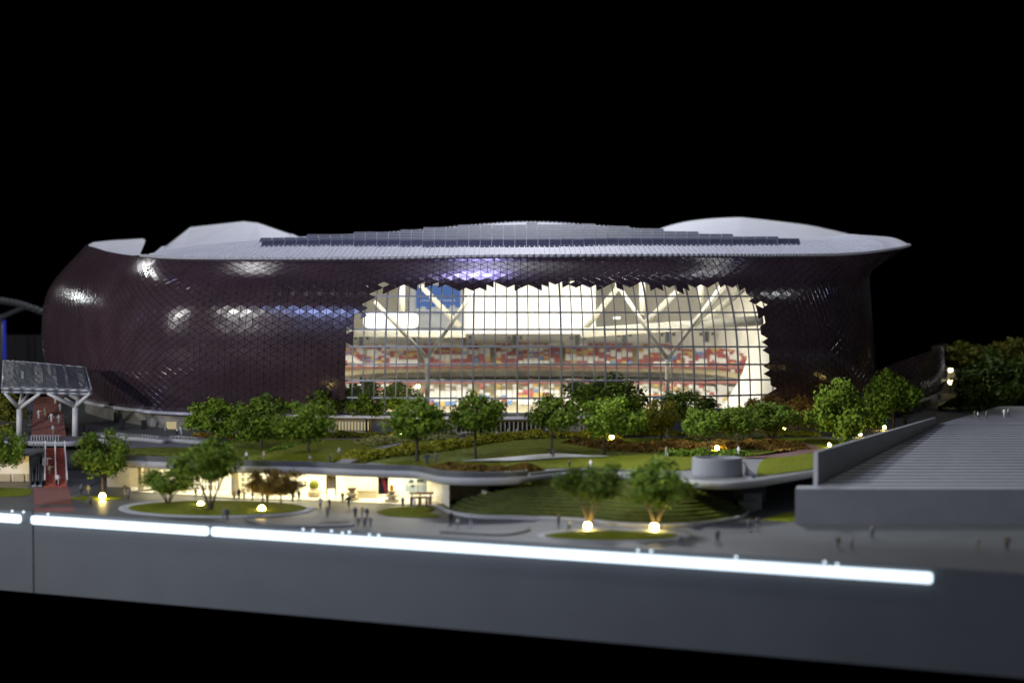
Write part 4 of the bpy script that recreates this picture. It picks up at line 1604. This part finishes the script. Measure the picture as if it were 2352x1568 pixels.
# far left: pale arched frame and a blue light tube, dark wall behind
m = MB()
m.path(curve([at(-40, 684, 42), at(0, 690, 42), at(50, 700, 42), at(112, 722, 42)], 16), .10, 10)
m.path(curve([at(-30, 740, 42), at(4, 728, 42), at(40, 712, 42), at(62, 704, 42)], 16), .08, 10)
m.tube(at(2, 728, 42), Vector((at(2, 728, 42).x, 42, ZG)), .06)
arch = tag(m.obj('arched_frame', M['plaza'], None, True), 'pale arched roof frame far behind the stadium at the left', 'arch')
m = MB()
pp = at(10, 735, 41.8)
m.tube(pp, (pp.x, pp.y, at(10, 825, 41.8).z), .04)
tag(m.obj('light_tube', M['blue']), 'upright blue light tube at the far left', 'lamp')
m = MB()
a, b = at(-60, 770, 44), at(130, 770, 44)
m.box(((a.x + b.x) / 2, 44.2, (a.z + ZG) / 2), (b.x - a.x, .3, a.z - ZG))
tag(m.obj('background_wall', M['dark']), 'dark grey wall behind the clear canopy', 'wall')


# ------------------------------------------------------------------ people
def body(J, E, R):
    me = bpy.data.meshes.new('person')
    me.from_pydata(J, E, [])
    o = bpy.data.objects.new('person_tmp', me)
    COL.objects.link(o)
    sk = o.modifiers.new('s', 'SKIN')
    for i, v in enumerate(me.skin_vertices[0].data):
        v.radius = (R[i], R[i])
        v.use_root = (i == 0)
    sb = o.modifiers.new('d', 'SUBSURF')
    sb.levels = 1
    dg = bpy.context.evaluated_depsgraph_get()
    dg.update()
    ev = o.evaluated_get(dg)
    out = bpy.data.meshes.new_from_object(ev)
    bpy.data.objects.remove(o)
    out.name = 'person'
    out.materials.clear()
    for m_ in (pmat('skin', (.42, .27, .18)), pmat('trouser', (.05, .05, .06)), pmat('shirt', (.5, .5, .5))):
        out.materials.append(m_)
    for p in out.polygons:
        z = p.center.z
        p.material_index = 0 if z > .87 else (1 if z < .5 else 2)
        p.use_smooth = True
    return out


def pose(stride=.0, armL=(-.16, 0, .5), armR=(.16, 0, .5), elL=None, elR=None, lean=0., squat=0.):
    h = .52 - squat
    J = [(0, 0, h), (lean * .5, 0, h + .16), (lean, 0, h + .29), (lean, 0, h + .345), (lean, -.01, h + .41), (lean, -.01, h + .46),
         (-.055, 0, h - .02), (-.06, stride * .45 - squat * .6, h * .52), (-.065, stride, .03), (-.065, stride - .06, .015),
         (.055, 0, h - .02), (.06, -stride * .3 - squat * .6, h * .52), (.065, -stride, .03), (.065, -stride - .06, .015),
         (lean - .10, 0, h + .275), (lean * .5 + (elL or ((armL[0] - .12) / 2, armL[1] * .4, (armL[2] + .79) / 2))[0], (elL or ((armL[0]), armL[1] * .4, 0))[1], (elL or (0, 0, (armL[2] + .79) / 2))[2] - squat), (armL[0], armL[1], armL[2] - squat),
         (lean + .10, 0, h + .275), (lean * .5 + (elR or ((armR[0] + .12) / 2, 0, 0))[0], (elR or (0, armR[1] * .4, 0))[1], (elR or (0, 0, (armR[2] + .79) / 2))[2] - squat), (armR[0], armR[1], armR[2] - squat)]
    E = [(0, 1), (1, 2), (2, 3), (3, 4), (4, 5), (0, 6), (6, 7), (7, 8), (8, 9), (0, 10), (10, 11), (11, 12), (12, 13), (2, 14), (14, 15), (15, 16), (2, 17), (17, 18), (18, 19)]
    R = [.085, .085, .085, .038, .062, .048, .07, .05, .034, .028, .07, .05, .034, .028, .045, .034, .024, .045, .034, .024]
    return body(J, E, R)


POSE = dict(
    stand=pose(.03),
    walk=pose(.14, (-.17, -.12, .52), (.17, .12, .52)),
    stroll=pose(.08, (-.18, .08, .5), (.16, -.1, .5), None, None, .02),
    point=pose(.06, (-.17, 0, .5), (.42, -.1, .78)),
    wide=pose(.10, (-.28, -.05, .46), (.28, .05, .46)),
    squat=pose(.10, (-.12, -.2, .6), (.14, -.2, .62), None, None, .0, .22),
)
CL = dict(black=(.02, .02, .025), navy=(.03, .04, .09), grey=(.16, .16, .17), tan=(.30, .24, .15), white=(.72, .72, .70), yellow=(.5, .42, .1), brown=(.12, .08, .05),
          beige=(.5, .42, .28), olive=(.12, .13, .06), red=(.4, .06, .05), pale=(.45, .46, .48))
skinm = pmat('skin', (.42, .27, .18))


def person(px, py, z, ps, top, bottom, label, h=.185, rot=None, p3=None):
    o = bpy.data.objects.new('person', POSE[ps])
    COL.objects.link(o)
    o.location = p3 if p3 is not None else onz(px, py, z)
    o.scale = (h * 1.05, h * 1.05, h)
    o.rotation_euler = (0, 0, rot if rot is not None else random.uniform(-1.2, 1.2) + (PI if random.random() < .4 else 0))
    for i, m_ in ((0, skinm), (1, pmat(bottom, CL[bottom])), (2, pmat(top, CL[top]))):
        o.material_slots[i].link = 'OBJECT'
        o.material_slots[i].material = m_
    return tag(o, label, 'person', 'tiny model people')


ZPP, ZGG = ZP + .012, ZG + .004
PEOPLE = [
    (287, 1136, ZPP, 'wide', 'brown', 'tan', 'person in brown holding a bag in each hand before the lit shop', .2, 0),
    (294, 1148, ZPP, 'stand', 'grey', 'black', 'grey figure close behind the person with two bags'),
    (323, 1126, ZPP, 'point', 'tan', 'brown', 'person with outstretched arm inside the first lit shop room', .185, 0),
    (449, 1139, ZPP, 'squat', 'brown', 'black', 'person crouching on the paving by the large oval lawn tree'),
    (467, 1139, ZPP, 'walk', 'grey', 'black', 'person in dark clothes walking just left of the large lawn tree', .2),
    (549, 1147, ZPP, 'stand', 'navy', 'black', 'person in navy coat by the beige shop pilaster', .2),
    (538, 1149, ZPP, 'stand', 'tan', 'tan', 'person in tan touching the beige shop pilaster'),
    (561, 1149, ZPP, 'walk', 'beige', 'tan', 'person in beige right of the navy coat'),
    (580, 1151, ZPP, 'walk', 'brown', 'black', 'person striding left of the brown tree crown'),
    (203, 1136, ZPP, 'wide', 'yellow', 'tan', 'person in yellow beside the lamp near the red ramp'),
    (187, 1135, ZPP, 'stand', 'grey', 'black', 'dark figure left of the person in yellow'),
    (208, 1163, ZPP, 'stand', 'grey', 'black', 'grey figure on the plaza below the lamp near the red ramp'),
    (193, 990, ZGG, 'squat', 'black', 'black', 'dark person sitting by the right canopy post'),
    (381, 998, ZGG, 'stand', 'pale', 'grey', 'grey figure left of the lit doorway'),
    (407, 999, ZGG + .03, 'squat', 'white', 'black', 'white shirted person bending below the lit doorway'),
    (416, 999, ZGG + .03, 'walk', 'white', 'pale', 'person all in white right of the lit doorway', .2),
    (513, 1194, ZPP, 'stand', 'grey', 'brown', 'brownish blurred figure in front of the long oval lawn'),
    (522, 1195, ZPP, 'stand', 'navy', 'black', 'dark blurred figure in front of the long oval lawn', .2),
    (614, 1156, ZPP, 'stand', 'brown', 'brown', 'brown figure behind the lamp on the long oval lawn'),
    (672, 1152, ZPP, 'walk', 'navy', 'black', 'person in navy walking before the white shop room', .2),
    (687, 1152, ZPP, 'walk', 'grey', 'brown', 'grey person walking close behind the one in navy', .2),
    (736, 1168, ZPP, 'wide', 'pale', 'black', 'person with pale top and spread arms on the shop paving', .2, 0),
    (757, 1169, ZPP, 'stand', 'black', 'black', 'person in black right of the pale spread arms'),
    (752, 1187, ZPP, 'stand', 'grey', 'brown', 'dim figure on the plaza below the patterned banner'),
    (801, 1165, ZPP, 'wide', 'black', 'navy', 'person in a dark cape before the low counter', .2, 0),
    (787, 1154, ZPP, 'stand', 'tan', 'brown', 'slim figure at the edge of the white shop floor'),
    (816, 1190, ZPP, 'stand', 'navy', 'black', 'tall navy figure at the left of the plaza group', .2),
    (832, 1190, ZPP, 'walk', 'tan', 'grey', 'tan figure in the middle of the plaza group', .2),
    (843, 1191, ZPP, 'stand', 'navy', 'grey', 'navy figure at the right of the plaza group'),
    (823, 1213, ZPP, 'walk', 'grey', 'tan', 'blurred walker in front of the plaza group, left'),
    (838, 1212, ZPP, 'walk', 'grey', 'black', 'blurred walker in front of the plaza group, middle'),
    (851, 1211, ZPP, 'walk', 'grey', 'navy', 'blurred walker in front of the plaza group, right'),
    (925, 1165, ZPP, 'stand', 'navy', 'black', 'person in navy left of the wooden stall'),
    (952, 1166, ZPP, 'walk', 'white', 'pale', 'person in white before the wooden stall'),
    (980, 1164, ZPP, 'stand', 'beige', 'brown', 'person in beige at the right of the wooden stall'),
    (566, 1058, ZG + .05, 'stand', 'white', 'black', 'person in white shirt on the shop roof behind the parapet', .17),
    (606, 1056, ZG + .05, 'stand', 'beige', 'tan', 'person in beige on the shop roof near the mounded lawn', .17),
    (712, 1064, ZG + .03, 'squat', 'white', 'tan', 'pale seated person on the mounded lawn below the slim tree'),
    (758, 1064, ZG + .03, 'stand', 'navy', 'black', 'navy figure at the foot of the grey garden path', .16),
    (780, 1048, ZG + .03, 'wide', 'white', 'tan', 'person in white with raised arms on the grey garden path', .18),
    (1140, 1001, ZGG, 'walk', 'yellow', 'white', 'person in yellow walking before the stadium entrance screen', .18),
    (1167, 1001, ZGG, 'stand', 'white', 'pale', 'person in white alone before the stadium entrance screen', .17),
    (1180, 1001, ZGG, 'stand', 'pale', 'grey', 'grey half of the pair before the stadium entrance screen', .17),
    (1187, 1001, ZGG, 'stand', 'beige', 'tan', 'beige half of the pair before the stadium entrance screen', .17),
    (1256, 998, ZGG, 'stand', 'pale', 'navy', 'pale figure behind the round tree at the entrance', .17),
    (1285, 999, ZGG, 'stand', 'navy', 'black', 'dark figure right of the round tree at the entrance', .17),
    (981, 1066, ZG + .02, 'wide', 'navy', 'navy', 'person in navy behind the parapet left of the planter', .2),
    (1001, 1062, ZG + .02, 'stand', 'grey', 'grey', 'grey figure at the left tip of the planter'),
    (1308, 1080, ZG + .01, 'stand', 'navy', 'navy', 'dark figure at the podium edge above the grass terrace', .17),
    (1357, 1077, ZG + .01, 'walk', 'white', 'pale', 'white figure at the podium edge above the left blurred tree', .17),
    (1271, 1050, ZG + .03, 'stand', 'grey', 'brown', 'grey figure beside the trunk on the pale path', .16),
    (1036, 1203, ZPP, 'stand', 'black', 'black', 'black figure at the kerb below the left terrace tip', .2),
    (1052, 1211, ZPP, 'squat', 'pale', 'grey', 'pale seated figure next to the black one at the kerb'),
    (1082, 1212, ZPP, 'stand', 'grey', 'pale', 'grey standing figure at the kerb of the terrace'),
    (1283, 1207, ZPP, 'stand', 'navy', 'navy', 'dark figure at the kerb left of the left front lamp'),
    (1307, 1218, ZPP, 'wide', 'pale', 'black', 'pale topped person next to the left front lamp'),
    (1532, 1004, ZGG, 'wide', 'white', 'white', 'white figure before the narrow olive tree', .19),
    (1531, 1048, ZG + .02, 'walk', 'beige', 'pale', 'person in beige on the broad lawn left of the drum', .19),
    (1674, 992, ZGG, 'wide', 'white', 'white', 'white figure with spread arms in front of the dark stadium base', .19),
    (1683, 995, ZGG, 'stand', 'pale', 'black', 'dark legged figure beside the white one at the stadium base'),
    (1696, 1046, ZG + .02, 'stand', 'white', 'pale', 'person in white behind the right side of the drum', .18),
    (1739, 1218, ZPP, 'walk', 'black', 'grey', 'dark walker right of the terrace tip', .2),
    (1720, 1217, ZPP, 'stand', 'grey', 'grey', 'thin grey figure at the terrace tip', .18),
    (1648, 1246, ZPP, 'wide', 'grey', 'black', 'blurred grey figure right of the front oval lawn', .2),
    (1563, 1247, ZPP, 'squat', 'pale', 'grey', 'pale seated figure at the tip of the front oval lawn'),
    (1925, 1259, ZPP, 'stand', 'olive', 'grey', 'blurred olive figure below the stair block'),
    (1956, 1259, ZPP, 'stand', 'pale', 'grey', 'blurred pale figure beside the olive one below the stair block'),
    (2003, 1236, ZPP, 'stand', 'grey', 'navy', 'grey figure close against the face of the stair block'),
    (2245, 1262, ZPP, 'walk', 'grey', 'olive', 'blurred thin figure in the right front corner'),
    (2313, 1263, ZPP, 'wide', 'brown', 'black', 'blurred brown figure nearest the right picture edge', .21),
    (2239, 962, ZT + .02, 'stand', 'olive', 'grey', 'olive figure at the left of three on the upper landing', .18),
    (2246, 963, ZT + .02, 'walk', 'white', 'grey', 'pale walker between two darker ones on the upper landing', .18),
    (2266, 963, ZT + .02, 'stand', 'grey', 'olive', 'grey figure at the right of three on the upper landing', .18),
    (2306, 958, ZT + .02, 'walk', 'white', 'white', 'white left figure of the pair on the upper landing', .19),
    (2316, 957, ZT + .02, 'walk', 'white', 'grey', 'white right figure of the pair on the upper landing', .19),
    (2188, 931, ZGG, 'stand', 'black', 'black', 'dark figure in the gloom behind the skirt, left', .2),
    (2202, 931, ZGG, 'wide', 'black', 'grey', 'dark figure in the gloom behind the skirt, right', .2),
]
for a in PEOPLE:
    person(*a)


def onstair(px, py, b0, b1, t0_, t1_):
    n = (b1 - b0).cross(t0_ - b0).normalized()
    d = ray(px, py)
    s = (b0 - CAM).dot(n) / d.dot(n)
    return CAM + d * s + Vector((0, 0, .03))


for px, py, ps, tp, bt, lb in ((114, 1095, 'point', 'beige', 'tan', 'person in beige pointing on the red ramp'), (133, 1116, 'walk', 'white', 'pale', 'white figure at the foot of the red ramp')):
    person(0, 0, 0, ps, tp, bt, lb, .2, 0, onstair(px, py, bl, br, tl, tr))
for px, py, ps, tp, bt, lb in ((89, 964, 'point', 'white', 'white', 'white figure with raised arm on the upper red stair'), (104, 958, 'stand', 'beige', 'beige', 'beige figure in the middle of the upper red stair'),
                               (118, 972, 'wide', 'white', 'white', 'largest white figure on the upper red stair'), (135, 975, 'walk', 'white', 'pale', 'white figure at the right side of the upper red stair'),
                               (138, 949, 'stand', 'pale', 'pale', 'pale figure under the right canopy arm'), (127, 930, 'stand', 'pale', 'white', 'topmost pale figure on the upper red stair'),
                               (122, 1000, 'walk', 'pale', 'tan', 'figure stepping onto the upper red stair')):
    person(0, 0, 0, ps, tp, bt, lb, .2, 0, onstair(px, py, ub, ur, ul, utr))

# ================================================================== LIGHT
W = bpy.data.worlds.new('World')
SC.world = W
W.use_nodes = True
W.node_tree.nodes['Background'].inputs['Color'].default_value = (0, 0, 0, 1)
W.node_tree.nodes['Background'].inputs['Strength'].default_value = 0


def area(name, loc, target, power, size, col=(1, 1, 1), size_y=None, spread=None, shape=None):
    L = bpy.data.lights.new(name, 'AREA')
    L.energy = power
    L.size = size
    L.color = col
    if size_y:
        L.shape = 'RECTANGLE'
        L.size_y = size_y
    if shape:
        L.shape = shape
    if spread:
        L.spread = math.radians(spread)
    o = bpy.data.objects.new(name, L)
    COL.objects.link(o)
    o.location = loc
    o.rotation_euler = (Vector(target) - Vector(loc)).to_track_quat('-Z', 'Y').to_euler()
    return o


# ceiling lamps of the room: placed where their reflections fall on the cladding
gridS = [[S(u, t) for u in np.linspace(0, 11, 150)] for t in np.linspace(0, 4, 60)]
gv, gf = [], []
for r in gridS:
    gv += [tuple(p) for p in r]
for i in range(59):
    for j in range(149):
        gf.append((i * 150 + j, i * 150 + j + 1, (i + 1) * 150 + j + 1, (i + 1) * 150 + j))
bv = BVHTree.FromPolygons(gv, gf)


def refl(px, py):
    d = ray(px, py).normalized()
    loc, n, _, _ = bv.ray_cast(CAM, d)
    if n.dot(d) > 0:
        n = -n
    return loc, (d - 2 * d.dot(n) * n).normalized(), n


SPOTS = [  # pixel, distance, watts, diameter, colour
    (365, 634, 18, 80, .6, (1, 1, 1)),
    (215, 690, 16, 60, .45, (.95, 1, 1)),
    (430, 715, 22, 900, .6, (1, 1, .97)),
    (600, 716, 23, 1300, .8, (1, 1, .97)),
    (625, 620, 18, 50, .8, (1, .98, 1)),
    (1150, 632, 18, 800, 1.5, (.46, .42, 1)),
    (850, 720, 22, 800, 1.5, (.38, .48, 1)),
    (1690, 610, 18, 40, .9, (1, 1, .96)),
]
for k, (px, py, d, w, sz, c) in enumerate(SPOTS):
    P, R, N = refl(px, py)
    q = P + R * d
    print('SPOT', px, py, [round(v, 2) for v in P], [round(v, 2) for v in N], [round(v, 2) for v in q])
    area('ceiling_lamp', q, P, w, sz, c, None, None, 'DISK')

area('roof_fill', (1, 50, 24), (0, 36, 5.5), 3600, 4, (.97, 1, .99))  # unseen fill added behind the stadium to light the roof


def spot(loc, target, power, cone, col):
    L = bpy.data.lights.new('aimed_spot', 'SPOT')
    L.energy = power
    L.spot_size = math.radians(cone)
    L.spot_blend = .35
    L.shadow_soft_size = .5
    L.color = col
    o = bpy.data.objects.new('aimed_spot', L)
    COL.objects.link(o)
    o.location = loc
    o.rotation_euler = (Vector(target) - Vector(loc)).to_track_quat('-Z', 'Y').to_euler()


spot((-7.5, 17.5, 20), (-5.5, 21.2, 1.5), 1700, 54, (.98, 1, .99))  # added fill over the left plaza, coned clear of the cladding
spot((0, 15.5, 20), (.3, 20.4, 1.5), 1900, 52, (.98, 1, .99))  # added fill over the middle of the plaza
spot((5, 14, 20), (7.5, 19.5, 1.3), 350, 54, (.98, 1, .99))  # weak added fill over the right of the plaza
spot((-12, 19.5, 13), (8.9, 24.4, 2.0), 15000, 28, (.97, 1, 1))
area('right_fill', (20, 26, 17), (4, 25, 2), 260, 2.5, (.97, 1, .98), None, None, 'DISK')  # unseen fill added to lift plaza and garden from the right
area('far_right_fill', (17, 42, 9), (12, 39, 2), 26, 1.0, (1, .90, .7), None, None, 'DISK')  # faint fill added so the far right trees don't go black

# inside the stadium
area('hall_lamp', (0.3, 37, 5.38), (0.3, 37.2, 2), 780, 9, (1, .965, .89), 8)
area('hall_front_lamp', (0.3, 30.9, 5.3), (0.3, 40, 4.0), 250, 9, (1, .96, .87), .5)
area('hall_fill', (0.3, 31.6, 2.25), (0.3, 42, 4.2), 190, 9, (1, .965, .88), .5)  # added fill hidden behind the base ring, brightens the upper rear wall
# inside the shops
for px in (310, 380, 450, 500, 580, 640, 700, 760, 820, 880, 940):
    p = shoppt(px, .55)
    area('shop_lamp', (p.x, p.y, ZG - .15), (p.x, p.y, 0), 4.4 if px > 420 else 3.2, .4, (1, .90, .58), .4)
area('shop_lamp', ((p0.x + p1.x) / 2 if False else pl(10, 1114).x, pl(10, 1114).y + .25, ZP + .53), (pl(10, 1114).x, pl(10, 1114).y + .4, ZP), 2.2, .8, (1, .74, .28), .3)

# ================================================================== CAMERA
cam = bpy.data.cameras.new('Camera')
co = bpy.data.objects.new('Camera', cam)
COL.objects.link(co)
co.location = CAM
co.rotation_euler = (PI / 2 - TH, 0, 0)
cam.sensor_width = 36
cam.lens = F / 2352 * 36
cam.clip_start = .05
cam.clip_end = 300
cam.dof.use_dof = True
cam.dof.focus_distance = 29.2
cam.dof.aperture_fstop = (cam.lens * 1e-3) / .20
SC.camera = co
SC.view_settings.view_transform = 'Standard'
SC.view_settings.look = 'None'
SC.view_settings.exposure = 0
SC.view_settings.gamma = 1
SC.render.film_transparent = False
cy = SC.cycles
cy.use_denoising = True
cy.max_bounces = 6
cy.diffuse_bounces = 3
cy.transparent_max_bounces = 12
cy.sample_clamp_indirect = 4
cy.caustics_reflective = False
cy.caustics_refractive = False
